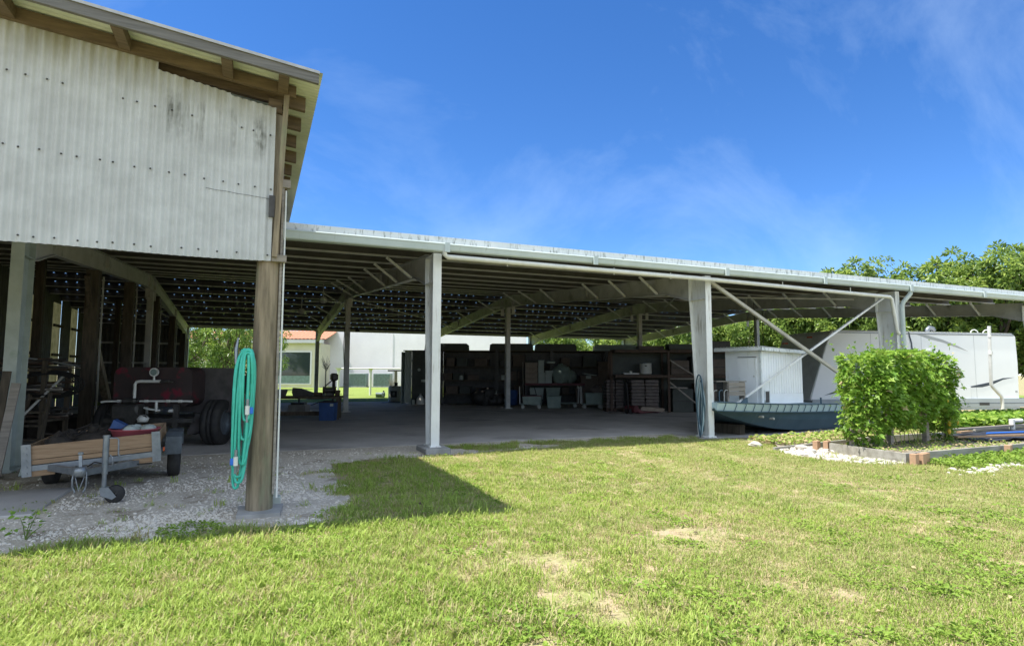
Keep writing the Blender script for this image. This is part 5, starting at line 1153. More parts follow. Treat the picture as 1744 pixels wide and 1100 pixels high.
for k in range(nn + 1):
    y = -.15 + (Dp + .38) * k / nn
    for x in (-.17, W_ + .2): vs.append((x, y, Hc + .075 + .012 * math.sin(k * 1.5) - (x) * .04))
for k in range(nn): fs.append((2*k, 2*k+2, 2*k+3, 2*k+1))
b.add(vs, fs, 0, True); b.build('roof_sheet', 'rvdark', cb)
b = MB(); b.prism([(-.17, Hc - .02), (W_ + .2, Hc - .075), (W_ + .2, Hc + .0), (-.17, Hc + .065)], -.16, -.125, 'y'); b.mm((-.18, -.125, Hc - .02), (-.145, Dp + .22, Hc + .065)); b.build('fascia', 'trim', cb)
t = thing('crate_shelf', 'grey weathered board crate standing on the bow before the cabin', 'crate', (7.36, .27, .80), R(-23))
b = MB(); b.mm((-.27, -.02, .50), (.45, .34, .52)); b.build('top', 'greyboard', t)
b = MB()
for k in range(3): b.mm((.02, -.012, .17 + k * .11), (.42, .010, .27 + k * .11))
b.build('front_board', 'greyboard', t)
b = MB(); b.mm((.0, .02, 0), (.045, .32, .495)); b.mm((.39, .02, 0), (.43, .32, .495)); b.build('side_board', 'greyboard', t)

rv = thing('travel_trailer', 'long white travel trailer with navy swoosh decals and slanted front cap', 'travel trailer', (17.55, 6.68, 0), R(-12.4))
LN = 10.2
prof = [(0.0, .42), (.42, 1.6), (.80, 2.6), (1.02, 3.12), (1.15, 3.24), (1.4, 3.27), (LN - .15, 3.25), (LN - .02, 3.15), (LN + .02, 2.0), (LN - .02, .42)]
b = MB(); b.prism(prof, 0, 3.1, 'y'); b.build('body', 'rvwhite', rv)
b = MB(); b.prism([(-.02, .5), (.40, 1.62), (.78, 2.62), (1.0, 3.14), (1.14, 3.28), (1.4, 3.31), (LN - .15, 3.29), (LN - .15, 3.275), (1.4, 3.295), (1.15, 3.262), (1.03, 3.135), (.81, 2.615), (.43, 1.615), (.01, .5)], .03, 3.07, 'y'); b.build('front_cap', 'rvdark', rv)
b = MB(); b.mm((.05, -.035, .0), (LN - .05, -.004, .42)); b.mm((.05, 0.0, .0), (.09, 3.0, .42)); b.mm((.05, -.05, .40), (LN + .4, -.004, .47)); b.mm((5.6, -.06, .1), (LN + 1.2, -.036, .46)); b.build('skirt', 'rvgrey', rv)
b = MB(); b.cyl((4.5, -.045, .27), (LN + 1, -.075, .27), .012, 6); b.mm((4.9, -.075, .1), (4.94, -.061, .46)); b.build('skirt_strap', 'decal', rv)
def decal(pts, m, name='decal', off=.006): 
    b = MB(); b.prism(pts, -off, -.002, 'y'); b.build(name, m, rv)
decal([(7.35, .93), (7.9, 1.02), (8.7, 1.16), (9.4, 1.34), (10.0, 1.37), (9.4, 1.27), (8.8, 1.05), (8.3, .95)], 'decal')
decal([(-.0 + .6, .62), (1.2, .72), (1.9, .95), (2.4, 1.2), (1.9, 1.05), (1.3, .85)], 'decal')
decal([(4.9, 3.22), (5.6, 3.16), (6.4, 2.98), (7.2, 2.70), (7.7, 2.48), (7.2, 2.62), (6.4, 2.86), (5.7, 3.0), (5.2, 3.16)], 'decalgrey')
b = MB(); pts = [(6.35 + .30 * math.cos(a), -.006, 1.98 + .13 * math.sin(a)) for a in np.linspace(0, 2 * math.pi, 28, endpoint=False)]; b.tube(pts, .010, 5, closed=True)
b.tube([(6.14, -.006, 1.93), (6.28, -.006, 1.96), (6.38, -.006, 2.04), (6.52, -.006, 2.07)], .012, 5); b.tube([(6.2, -.006, 1.90), (6.34, -.006, 1.93), (6.46, -.006, 2.0), (6.58, -.006, 2.0)], .009, 5); b.build('badge', 'decalgrey', rv)
b = MB(); b.mm((5.55, -.05, 2.36), (5.83, -.003, 2.52)); lp = b.build('porch_lamp', 'trim', rv)
b = MB(); b.mm((5.6, -.07, 2.37), (5.78, -.051, 2.45)); b.build('lens', 'card2', lp)
for (x0, x1, z0, z1) in ((5.95, 6.55, .47, 1.42), (6.62, 7.7, .47, .98)):
    b = MB(); b.mm((x0 - .015, -.006, z0 - .015), (x1 + .015, -.002, z1 + .015)); b.build('hatch_seal', 'decalgrey', rv)
    b = MB(); b.mm((x0, -.02, z0), (x1, -.0065, z1), bev=.008); h_ = b.build('hatch', 'rvwhite', rv)
    b = MB(); b.cyl((x1 - .05 if x0 < 6.5 else x0 - .02, -.02, z0 + .3), (x1 - .05 if x0 < 6.5 else x0 - .02, -.032, z0 + .3), .022, 8); b.build('latch', 'decal', h_)
b = MB(); b.mm((1.45, -.012, 1.1), (2.4, -.002, 2.02), bev=.004); w_ = b.build('window', 'decal', rv); b = MB(); b.mm((1.52, -.016, 1.17), (2.33, -.0125, 1.95)); b.build('pane', 'glass', w_)
b = MB(); b.tube([(4.75, -.01, 3.28), (4.78, -.02, 3.1), (4.86, -.02, 2.8), (4.88, -.02, 2.3)], .025, 6); b.build('awning_cord', 'decal', rv)
b = MB(); b.tube([(6.0, .3, 3.25), (6.0, .3, 3.42), (6.1, .3, 3.5), (6.28, .3, 3.46), (6.32, .3, 3.36)], .09, 10); b.build('roof_vent', 'galv', rv)
for x in (8.4, 9.05):
    b = MB(); b.tube([(x + .2 * math.cos(a), .3, 3.28 + .17 * math.sin(a)) for a in np.linspace(0, math.pi, 9)], .02, 6); b.build('roof_loop', 'pvc', rv)
b = MB(); b.mm((.74, .9, 3.02), (.86, 1.1, 3.08)); b.mm((.05, 1.6, 2.78), (.2, 1.8, 2.84)); b.build('marker_light', 'orange', rv)
for x in (2.9, 5.35, 8.0):
    b = MB(); b.mm((x, -.004, .47), (x + .012, -.0015, 3.22)); b.build('panel_seam', 'decalgrey', rv)
b = MB(); b.mm((1.15, -.02, 3.18), (LN - .1, -.0015, 3.23)); b.build('roof_rail', 'galv', rv)
b = MB(); b.mm((3.3, -.012, 1.25), (4.5, -.002, 2.0), bev=.004); w2_ = b.build('window', 'decal', rv); b = MB(); b.mm((3.37, -.016, 1.32), (4.43, -.0125, 1.93)); b.build('pane', 'glass', w2_)
b = MB(); b.mm((10.0, -.006, .72), (10.12, -.002, .80)); b.build('label_plate', 'decalgrey', rv)
b = MB(); b.mm((8.05, -.072, .18), (8.55, -.061, .30)); b.build('skirt_vent', 'darkmetal', rv)
for x in (4.2, 5.3):
    b = MB(); b.cyl((x, .35, .33), (x, .6, .33), .33, 20); b.build('wheel', 'black', rv)
t = thing('stand_pipe', 'tall white drain pipe with an elbow before the travel trailer', 'pipe', (24.2, 3.70, 0)); b = MB(); b.tube([(.0, 0, 3.45), (.02, .06, 1.1), (.08, .05, 1.0), (.42, -.06, .62), (.46, -.06, .52), (.46, -.06, 0)], .062, 10); b.build('pipe', 'pvc', t)
b = MB(); b.cyl((0, 0, 2.3), (0, 0, 2.42), .075, 10); b.cyl((.0, 0, 3.0), (.0, 0, 3.05), .075, 10); b.build('coupling', 'pvc', t)

# ---------------- hose coil and cords on the second white column
b = MB()
for k in range(6):
    x = 6.46 + .012 * (k % 3); pts = []
    for a in range(20):
        th = 2 * math.pi * a / 20; pts.append((x - .03 + .012 * k, .19 + (.105 - .01 * k) * math.cos(th) + .03 * math.sin(2 * th + k), .75 + (.72 - .06 * k) * math.sin(th)))
    b.tube(pts, .017, 6, k % 2, closed=True)
o = b.build('wrapped_hose', ['boatdark', 'boat']); tag(o, 'dark and teal hose coiled on the side of the second white column', 'hose')

# ================================================================== GARDEN BEDS
def board_run(name, pts, z0, z1, m, lab, th=.05, parts=1):
    t = thing(name, lab, 'bed edging', (pts[0][0], pts[0][1], 0))
    for (p, q, zt0, zt1) in zip(pts[:-1], pts[1:], z1[:-1], z1[1:]):
        b = MB(); d = (Vector(q) - Vector(p)).normalized(); nn = Vector((-d.y, d.x)) * th
        c = [(*p,), (*q,), (q[0] + nn.x, q[1] + nn.y), (p[0] + nn.x, p[1] + nn.y)]
        b.add([(x, y, z0) for x, y in c] + [(c[0][0], c[0][1], zt0), (c[1][0], c[1][1], zt1), (c[2][0], c[2][1], zt1), (c[3][0], c[3][1], zt0)],
              [(0, 3, 2, 1), (4, 5, 6, 7), (0, 1, 5, 4), (1, 2, 6, 5), (2, 3, 7, 6), (3, 0, 4, 7)])
        b.build('board', m, t, world=True)
    return t
bed1 = board_run('garden_bed', [(7.08, -2.72), (6.86, -4.36), (10.45, -4.20), (15.6, -3.95)], -.05, [.17, .18, .17, .17], 'bedboard', 'low grey board edging round the vine bed, with open back')
bed2 = board_run('garden_bed', [(6.25, -2.18), (9.2, -2.2), (12.5, -2.22), (12.52, -2.2)][:3] , -.05, [.06, .17, .18], 'bedboard', 'long grey board edging of the rear bed behind the vine')
board_run('garden_bed', [(12.7, -2.12), (19.5, -1.75)], -.05, [.20, .22], 'bedboard', 'grey board edging of the leafy bed at the right behind the tarp')
b = MB()
def soil(poly, z, name, lab, seed):
    bm = bmesh.new(); xs_ = [p[0] for p in poly]; ys_ = [p[1] for p in poly]
    f = bm.faces.new([bm.verts.new((x, y, z)) for x, y in poly]); bmesh.ops.triangulate(bm, faces=[f]); bmesh.ops.recalc_face_normals(bm, faces=bm.faces[:])
    me = bpy.data.meshes.new(name); bm.to_mesh(me); bm.free()
    if me.polygons[0].normal.z < 0: me.flip_normals()
    me.materials.append(MT['soil']); o = bpy.data.objects.new(name, me); COL.objects.link(o); tag(o, lab, kind='structure')
soil([(7.12, -2.75), (6.93, -4.3), (10.45, -4.14), (15.6, -3.89), (15.6, -2.6), (12, -2.7)], .13, 'bed_soil', 'dry grey soil in the vine bed', 1)
soil([(6.4, -2.12), (9.2, -2.14), (12.6, -2.16), (19.5, -1.69), (19.5, .4), (12, .2), (8.6, -.25), (7.4, -1.0)], .05, 'rear_soil', 'dry soil of the rear bed', 2)
for k, (x, y, rz, lab) in enumerate(((7.0, -2.50, 8, 'tan brick at the left end of the vine bed, nearer the white rocks'), (7.14, -2.62, 8, 'tan brick at the left end of the vine bed, touching the board'),
                                     (6.86, -4.50, 6, 'tan brick in front of the bed corner, leftmost of the three'), (7.02, -4.52, 4, 'tan brick in front of the bed corner, middle and tallest of the three'), (7.2, -4.46, 6, 'tan brick in front of the bed corner, half hidden by weeds'),
                                     (9.75, -4.34, 10, 'lone tan brick standing against the bed board at the right'))):
    b = MB(); b.box((0, 0, .095), (.11, .10, .20), bev=.006); 
    o = b.build('brick', 'brick'); o.location = (x, y, 0); o.rotation_euler = (0, 0, R(rz)); tag(o, lab, 'brick', 'bricks along the garden beds')
# tarp with its boards and blue pipe
tp = MB(); n, m_ = 26, 10; vs = []; fs = []
for i in range(n + 1):
    for j in range(m_ + 1):
        x = 10.45 + 6.5 * i / n; y = -3.72 + 1.35 * j / m_ + .035 * i / n * 6
        z = .185 + .05 * mnoise.noise(Vector((x * 1.3, y * 1.9, 2))) + .03 * mnoise.noise(Vector((x * 4, y * 5, 7)))
        vs.append((x, y, z))
for i in range(n):
    for j in range(m_): a = i * (m_ + 1) + j; fs.append((a, a + m_ + 1, a + m_ + 2, a + 1))
tp.add(vs, fs, 0, True); o = tp.build('tarpaulin', 'tarp'); tag(o, 'black weed cloth spread over the right end of the vine bed', 'tarpaulin')
for (p, q, w, m, lab) in (((9.9, -3.35, .24), (12.2, -3.88, .26), .07, 'pine', 'long brown batten along the near edge of the black cloth'), ((11.2, -2.42, .26), (15.5, -2.3, .28), .09, 'greyboard', 'pale batten along the far edge of the black cloth'), ((13.8, -2.6, .26), (16.5, -2.9, .27), .06, 'pine', 'brown batten at the right of the black cloth'), ((11.0, -2.75, .24), (11.5, -2.7, .24), .1, 'pine', 'short tan board end at the far left of the black cloth')):
    b = MB(); b.beam(p, q, w, .035); o = b.build('batten', m); tag(o, lab, 'batten')
b = MB(); b.tube([(11.0, -3.3, .27), (12.0, -3.4, .27), (13.0, -3.55, .27), (14.2, -3.5, .28), (16, -3.4, .28)], .016, 8); b.tube([(11.9, -3.72, .27), (12.9, -3.6, .28), (14, -3.62, .28), (16, -3.6, .28)], .016, 8); b.tube([(14.7, -2.45, .3), (15.0, -2.8, .29), (15.6, -3.2, .28)], .018, 8)
o = b.build('water_line', 'bluebright'); tag(o, 'bright blue plastic water line lying over the black cloth', 'pipe')
b = MB(); b.cyl((13.75, -2.34, .16), (13.75, -2.34, .42), .06, 10); b.cyl((13.75, -2.34, .38), (14.1, -2.36, .38), .05, 10); o = b.build('pipe_elbow', 'whiteplastic'); tag(o, 'white plastic pipe elbow at the far edge of the black cloth', 'pipe')

# ---------------- leaf clouds
def leaf_mesh(name, P, Dn, sizes, mats, midx, width=.42, fold=.25, droop=.3, lobes=False, seed=1):
    """P: leaf bases, Dn: leaf directions (unit). Each leaf: a folded pointed blade (or lobed leaf)."""
    rg = np.random.default_rng(seed); n = len(P)
    up = rg.normal(size=(n, 3)) * .45 + np.array([0, 0, 1.0])
    S_ = np.cross(Dn, up); S_ /= np.linalg.norm(S_, axis=1)[:, None] + 1e-9
    U = np.cross(S_, Dn)
    L_ = sizes[:, None]; Wd = L_ * width
    if not lobes:
        v = [P, P + Dn * L_ * .35 + S_ * Wd * .5 + U * Wd * fold, P + Dn * L_ * .75 + S_ * Wd * .38 + U * Wd * fold * .6 - np.array([0, 0, 1]) * L_ * droop * .3,
             P + Dn * L_ - np.array([0, 0, 1]) * L_ * droop * .5, P + Dn * L_ * .75 - S_ * Wd * .38 + U * Wd * fold * .6 - np.array([0, 0, 1]) * L_ * droop * .3, P + Dn * L_ * .35 - S_ * Wd * .5 + U * Wd * fold]
        faces = [(0, 1, 2, 3), (0, 3, 4, 5)]; k = 6
    else:
        def q(a, b_, c): return P + Dn * L_ * a + S_ * L_ * b_ + U * L_ * c
        v = [q(0, 0, 0), q(-.12, .32, .06), q(.18, .2, .04), q(.38, .52, .08), q(.52, .2, .03), q(1.0, 0, -.1), q(.52, -.2, .03), q(.38, -.52, .08), q(.18, -.2, .04), q(-.12, -.32, .06)]
        faces = [(0, 1, 2), (0, 2, 3, 4), (0, 4, 5, 6), (0, 6, 7, 8), (0, 8, 9)]; k = 10
    V = np.stack(v, 1).reshape(-1, 3)
    loops = []; starts = []; tot = []; off = 0
    base = (np.arange(n) * k)[:, None]
    li = []; lt = []
    for f in faces: li.append(base + np.array(f)[None, :]); 
    # order: per leaf, its faces in turn
    flat = np.concatenate(li, 1).reshape(-1); sizes_f = np.tile([len(f) for f in faces], n); st_ = np.concatenate([[0], np.cumsum(sizes_f)[:-1]])
    me = bpy.data.meshes.new(name); me.vertices.add(len(V)); me.vertices.foreach_set('co', V.astype('f').ravel())
    me.loops.add(len(flat)); me.loops.foreach_set('vertex_index', flat.astype('i')); me.polygons.add(len(sizes_f)); me.polygons.foreach_set('loop_start', st_.astype('i')); me.polygons.foreach_set('loop_total', sizes_f.astype('i'))
    for m in mats: me.materials.append(MT[m])
    me.polygons.foreach_set('material_index', np.repeat(midx, len(faces)).astype('i')); me.update(calc_edges=True); me.validate()
    return me
def unit(a): return a / (np.linalg.norm(a, axis=1)[:, None] + 1e-9)

def make_tree(name, lab, H, rad, seed, nclump=150, per=62, leaf=.17, low=.12, fresh=.3):
    """crown of many leaf rosettes over an uneven set of boughs; trunk and limbs"""
    rg = np.random.default_rng(seed); rr = random.Random(seed)
    t = thing(name, lab, 'tree')
    lobes = []
    for k in range(13):
        a = rr.uniform(0, 6.283); r = rad * rr.uniform(.25, .78); z = H * rr.uniform(low + .18, .84)
        lobes.append((Vector((r * math.cos(a), r * math.sin(a), z)), rad * rr.uniform(.34, .55)))
    lobes.append((Vector((rr.uniform(-.3, .3), rr.uniform(-.3, .3), H * .84)), rad * .42))
    P = []; Dn = []; Sz = []; Mi = []
    for k in range(nclump):
        c, lr = lobes[k % len(lobes)]
        d = rg.normal(size=3); d /= np.linalg.norm(d); d[2] = d[2] * .85 + .12
        cc = np.array(c) + d * lr * rg.uniform(.62, 1.08)
        if cc[2] < H * low: cc[2] = H * low + rg.uniform(0, .4)
        n = int(per * rg.uniform(.6, 1.3)); cr = rg.uniform(.28, .5) * (rad / 3.0)
        ax = d * .7 + np.array([0, 0, .5])
        dd = unit(rg.normal(size=(n, 3)) + ax * .9)
        P.append(cc + dd * (rg.uniform(.1, 1, size=(n, 1)) ** .5) * cr); dl = unit(dd * .9 + rg.normal(size=(n, 3)) * .35 - np.array([0, 0, .35])); Dn.append(dl)
        Sz.append(rg.uniform(.7, 1.25, size=n) * leaf)
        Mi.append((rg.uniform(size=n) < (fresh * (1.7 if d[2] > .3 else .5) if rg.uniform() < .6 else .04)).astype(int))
    P = np.concatenate(P); Dn = np.concatenate(Dn); Sz = np.concatenate(Sz); Mi = np.concatenate(Mi)
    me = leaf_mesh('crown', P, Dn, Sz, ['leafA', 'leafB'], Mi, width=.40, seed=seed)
    o = bpy.data.objects.new('crown', me); COL.objects.link(o); o.parent = t
    b = MB(); b.tube([(0, 0, -.1), (.03, 0, H * .15), (.0, .05, H * .35), (0, 0, H * .6)], [.2, .16, .13, .06], 9)
    for (c, lr) in lobes:
        a = Vector((0, 0, H * rr.uniform(.12, .4))); mid = a.lerp(c, .55) + Vector((rr.uniform(-.3, .3), rr.uniform(-.3, .3), -.15)); b.tube([a, mid, c], [.09, .06, .025], 6)
        for q in range(3):
            e = c + Vector((rr.uniform(-1, 1), rr.uniform(-1, 1), rr.uniform(-.3, 1))) * lr * .8; b.tube([mid.lerp(c, .6), e], [.03, .01], 4)
    b.build('trunk', 'bark', t)
    return t
protos = [make_tree('fruit_tree', '', 7.6, 3.1, s, nclump=330, per=70, leaf=.24, low=.06) for s in (11, 23, 37)]
spots = [(19.6, 33.5, 0, .70, 'low fruit tree showing over the storage row beside the house'), (22.6, 30.0, 1, .74, 'bushy fruit tree over the long cases of the storage row'), (24.9, 26.6, 2, .76, 'fruit tree framed between the inner columns'), (26.6, 23.4, 0, .80, 'fruit tree behind the pallet racking'),
         (28.0, 20.4, 1, .80, 'fruit tree seen left of the second white column'), (28.9, 17.4, 2, .86, 'fruit tree seen right of the second white column'), (29.9, 15.0, 0, 1.06, 'fruit tree behind the crossing of the white braces'), (30.8, 12.6, 1, 1.06, 'fruit tree behind the front of the travel trailer'),
         (32.4, 10.6, 2, 1.0, 'fruit tree rising left of the tallest crown'), (33.6, 8.2, 0, 1.09, 'tallest fruit tree, above the travel trailer at the right'), (35.2, 5.8, 1, 1.06, 'fruit tree at the right edge above the trailer end'), (37.0, 3.0, 2, 1.0, 'fruit tree beyond the right edge of the yard'),
         (23.0, 36.5, 1, .8, 'second row fruit tree glimpsed beside the house corner'), (27.0, 31.0, 2, .85, 'second row fruit tree glimpsed between the long cases'), (29.5, 26.5, 0, .9, 'second row fruit tree glimpsed past the farthest inner column'), (32.5, 22.0, 1, .95, 'second row fruit tree behind the second white column'), (38.0, 10.5, 0, 1.1, 'second row fruit tree behind the tallest crown'),
         (34.5, 13.8, 1, .95, 'second row fruit tree half hidden behind the right hand crowns'), (31.8, 19.5, 2, .9, 'second row fruit tree behind the middle of the trees')]
used = [False] * 3
for k, (x, y, v, s, lab) in enumerate(spots):
    if not used[v]: t = protos[v]; used[v] = True; t['label'] = lab; t.location = (x, y, 0); t.rotation_euler = (0, 0, k * 1.3); t.scale = (s,) * 3
    else: t = copy_tree(protos[v], (x, y, 0), k * 1.3, lab, s)
    t['group'] = 'fruit trees beyond the shed'
# yard trees behind the dark bay at the left
sp2 = [(-8.6, 38.5, 'airy tree with pale crooked limbs farthest left behind the sprayer'), (-5.2, 40.5, 'airy tree with pale crooked limbs behind the hose post'), (-3.6, 44.5, 'airy tree nearest the house wing')]
pt = make_tree('yard_tree', sp2[0][2], 6.6, 3.4, 51, nclump=120, per=60, leaf=.24, low=.16, fresh=.4); pt['group'] = 'yard trees at the left'; pt.location = (sp2[0][0], sp2[0][1], 0)
for k, (x, y, lab) in enumerate(sp2[1:]): copy_tree(pt, (x, y, 0), 2.1 + k * 1.7, lab, 1.0 - .08 * k)

# ---------------- vine on its post trellis
vt = thing('vine_trellis', 'bushy green gourd vine covering a row of timber posts', 'vine', (7.08, -3.2, 0), R(2))
PX = [0.04, 1.12, 2.24, 2.98]
for k, px in enumerate(PX):
    b = MB(); zz = 0.0 if k == 0 else .1
    b.mm((px - .045, -.045, zz), (px + .045, .045, (.6, .95, 1.0, 1.25)[k])); b.build('post', 'greyboard', vt)
b = MB()
for z in (.75, 1.2, 1.55): b.cyl((-.05, 0, z), (3.4, 0, z), .008, 5)
for k in range(30):
    x = random.uniform(0, 3.3); b.tube([(x, random.uniform(-.1, .1), .15), (x + random.uniform(-.2, .2), random.uniform(-.2, .2), .7), (x + random.uniform(-.3, .3), random.uniform(-.2, .2), 1.4)], .008, 4)
for k in range(26):
    x, z = random.choice(((-.12, random.uniform(.4, 1.5)), (random.uniform(0, 3.3), 1.85), (3.0, random.uniform(.8, 1.5)))); s_ = -1 if x < 0 else 1
    pts = [Vector((x, random.uniform(-.3, .2), z))]
    for q in range(4): pts.append(pts[-1] + Vector((s_ * random.uniform(.02, .1), random.uniform(-.05, .05), random.uniform(-.09, .07))))
    b.tube(pts, [.006, .005, .004, .003, .002], 4)
b.build('stem', 'leafB', vt)
rg = np.random.default_rng(5); P = []; Dn = []; Sz = []
nv = 8800
while sum(len(a) for a in P) < nv:
    x = rg.uniform(-.16, 3.3, 500); y = rg.uniform(-.62, .55, 500); z = rg.uniform(.05, 1.98, 500)
    xc = np.clip((x + .12) / 3.4, .001, .999)
    top = 1.56 + .44 * np.sin(xc * np.pi) ** .7 - .13 * np.clip(x - 1.9, 0, 2) + .06 * np.sin(x * 3.1 + 1) + .05 * np.sin(x * 7.7) + .03 * np.sin(x * 17)
    low = .42 + .26 * np.sin(x * 5.2 + 2.6) + .14 * np.sin(x * 2.3 + 4.0) + .09 * np.sin(x * 13) + .1 * (x > 1.3)
    low = np.where(x < .3, .16 + .1 * np.sin(x * 30), low)
    xa = -.13 + .12 * np.abs(z - 1.15) ** 1.6 + .06 * np.sin(z * 9) ; xb = 3.12 - .26 * np.abs(z - 1.0) ** 1.7 + .07 * np.sin(z * 8 + 1)
    hw = .40 * np.clip(1.25 - .6 * np.abs(z - 1.15), .45, 1) + .09 * np.sin(x * 5 + z * 4) + .05 * np.sin(x * 11 - z * 7)
    hw = hw * np.clip((x - xa + .06) / .45, .4, 1) * np.clip((xb - x + .08) / .5, .4, 1)
    e = (np.abs(y) / hw)
    ok = (z < top) & (z > low) & (e < 1.0) & (x > xa) & (x < xb)
    edge = np.maximum(np.maximum(e, np.clip(1 - (x - xa) / .3, 0, 1)), np.maximum(np.clip(1 - (top - z) / .3, 0, 1), np.clip(1 - (xb - x) / .3, 0, 1)))
    ok &= rg.uniform(size=500) < .10 + .9 * np.clip(edge, 0, 1) ** 2.2
    clump_ = np.sin(x * 9.3 + 2 * np.sin(z * 6)) * np.sin(z * 8.1 + y * 6 + 1.7 * np.sin(x * 4))
    ok &= rg.uniform(size=500) < np.clip(.85 + .5 * clump_, .2, 1)
    x, y, z, e, top = x[ok], y[ok], z[ok], e[ok], top[ok]
    P.append(np.stack([x, y, z], 1))
    d = np.stack([rg.normal(0, .5, len(x)) + np.where(x < .1, -.5, 0) + np.where(x > 2.9, .5, 0), np.sign(y) * e * .9 + rg.normal(0, .35, len(x)), -.45 + rg.normal(0, .35, len(x)) + .55 * (z > top - .15)], 1)
    Dn.append(unit(d)); Sz.append(rg.uniform(.045, .135, len(x)) ** 1.0)
for k in range(70):                                         # straggling shoots beyond the clipped mass
    x0 = rg.uniform(-.1, 3.0); up_ = rg.uniform() < .55; q0 = np.array([x0, rg.uniform(-.3, .3), 1.78 + .18 * math.sin(x0)]) if up_ else np.array([x0, -.36, rg.uniform(.5, 1.7)])
    if rg.uniform() < .25: q0 = np.array([rg.choice([-.1, 3.02]), rg.uniform(-.2, .2), rg.uniform(.4, 1.5)])
    st_d = np.array([rg.normal(0, .5) + (-.5 if q0[0] < 0 else .5 if q0[0] > 3 else 0), -.6 + .6 * up_, rg.uniform(.3, .9) if up_ else rg.uniform(-.8, .2)]); st_d /= np.linalg.norm(st_d)
    m_ = int(rg.integers(3, 8)); tt = np.linspace(0, rg.uniform(.12, .32), m_)[:, None]
    P.append(q0 + st_d * tt + rg.normal(0, .02, (m_, 3))); Dn.append(unit(rg.normal(0, .6, (m_, 3)) + st_d * .6)); Sz.append(rg.uniform(.035, .085, m_))
P = np.concatenate(P); Dn = np.concatenate(Dn); Sz = np.concatenate(Sz)
me = leaf_mesh('foliage', P, Dn, Sz, ['vine', 'vineB', 'dryblade'], np.where(rg.uniform(size=len(P)) < .012, 2, (rg.uniform(size=len(P)) < .13 + .3 * (P[:, 2] > 1.6)).astype(int)), lobes=True, seed=6)
o = bpy.data.objects.new('foliage', me); COL.objects.link(o); o.parent = vt
for (x, z) in ((2.52, .52), (2.78, .54), (2.5, .36), (2.3, .98)):
    b = MB(); b.lathe([(.001, -.055), (.018, -.045), (.034, 0), (.026, .04), (.001, .06)], (x, -.40 if z > .6 else -.3, z), 12); b.build('gourd', 'yellow', vt)
# leafy ground crop in the right bed
def crop(name, lab, poly_fn, n, zl, zh, size, mats, seed, cat='plants'):
    rg = np.random.default_rng(seed); X, Y = poly_fn(rg, n)
    Z = zl + (zh - zl) * rg.uniform(size=n) ** .6
    a = rg.uniform(0, 6.283, n); d = unit(np.stack([np.cos(a), np.sin(a), rg.uniform(-.25, .5, n)], 1))
    me = leaf_mesh(name, np.stack([X, Y, Z], 1), d, rg.uniform(.6, 1.3, n) * size, mats, rg.integers(0, len(mats), n), width=.62, seed=seed)
    o = bpy.data.objects.new(name, me); COL.objects.link(o); tag(o, lab, kind='stuff'); return o
crop('leafy_crop', 'low bright leafy crop filling the bed before the travel trailer', lambda r, n: (r.uniform(12.6, 20.5, n), r.uniform(-1.7, .1, n)), 7000, .06, .42, .15, ['vineB', 'vine'], 31)
crop('bed_weeds', 'sparse dry weeds in the rear bed left of the vine', lambda r, n: (lambda x: (x, r.uniform(-2.05, -1.0 + (x - 6.6) * .16, n)))(r.uniform(6.7, 12, n)), 3600, .05, .14, .08, ['grass', 'vineB', 'dryblade'], 32)
crop('vine_bed_weeds', 'sparse small weeds on the soil under the vine', lambda r, n: (r.uniform(7.1, 11, n), r.uniform(-4.2, -2.9, n)), 1200, .13, .18, .05, ['vineB', 'dryblade', 'grass'], 33)

# ================================================================== SCATTER: GRASS, WEEDS, STONES
def scatter(name, protos, pts, rot, scl, idx, lab, kind='stuff'):
    me = bpy.data.meshes.new(name); n = len(pts); me.vertices.add(n); me.vertices.foreach_set('co', np.asarray(pts, 'f').ravel())
    a = me.attributes.new('rot', 'FLOAT_VECTOR', 'POINT'); a.data.foreach_set('vector', np.asarray(rot, 'f').ravel())
    a = me.attributes.new('scl', 'FLOAT', 'POINT'); a.data.foreach_set('value', np.asarray(scl, 'f'))
    a = me.attributes.new('idx', 'INT', 'POINT'); a.data.foreach_set('value', np.asarray(idx, 'i'))
    o = bpy.data.objects.new(name, me); COL.objects.link(o); tag(o, lab, kind=kind)
    col = bpy.data.collections.new(name + '_kinds')
    for k, m in enumerate(protos): col.objects.link(bpy.data.objects.new('%s_kind_%d' % (name, k), m))
    ng = bpy.data.node_groups.new(name + '_nodes', 'GeometryNodeTree')
    ng.interface.new_socket('Geometry', in_out='INPUT', socket_type='NodeSocketGeometry'); ng.interface.new_socket('Geometry', in_out='OUTPUT', socket_type='NodeSocketGeometry')
    N = ng.nodes; L = ng.links; gi_, go = N.new('NodeGroupInput'), N.new('NodeGroupOutput')
    ip = N.new('GeometryNodeInstanceOnPoints'); ci = N.new('GeometryNodeCollectionInfo'); ci.inputs['Collection'].default_value = col
    ci.inputs['Separate Children'].default_value = True; ci.inputs['Reset Children'].default_value = True
    def attr(nm, ty):
        q = N.new('GeometryNodeInputNamedAttribute'); q.data_type = ty; q.inputs['Name'].default_value = nm; return q.outputs['Attribute']
    L.new(gi_.outputs[0], ip.inputs['Points']); L.new(ci.outputs[0], ip.inputs['Instance']); ip.inputs['Pick Instance'].default_value = True
    L.new(attr('idx', 'INT'), ip.inputs['Instance Index']); L.new(attr('rot', 'FLOAT_VECTOR'), ip.inputs['Rotation']); L.new(attr('scl', 'FLOAT'), ip.inputs['Scale'])
    L.new(ip.outputs[0], go.inputs[0])
    md = o.modifiers.new('scatter', 'NODES'); md.node_group = ng
    return o
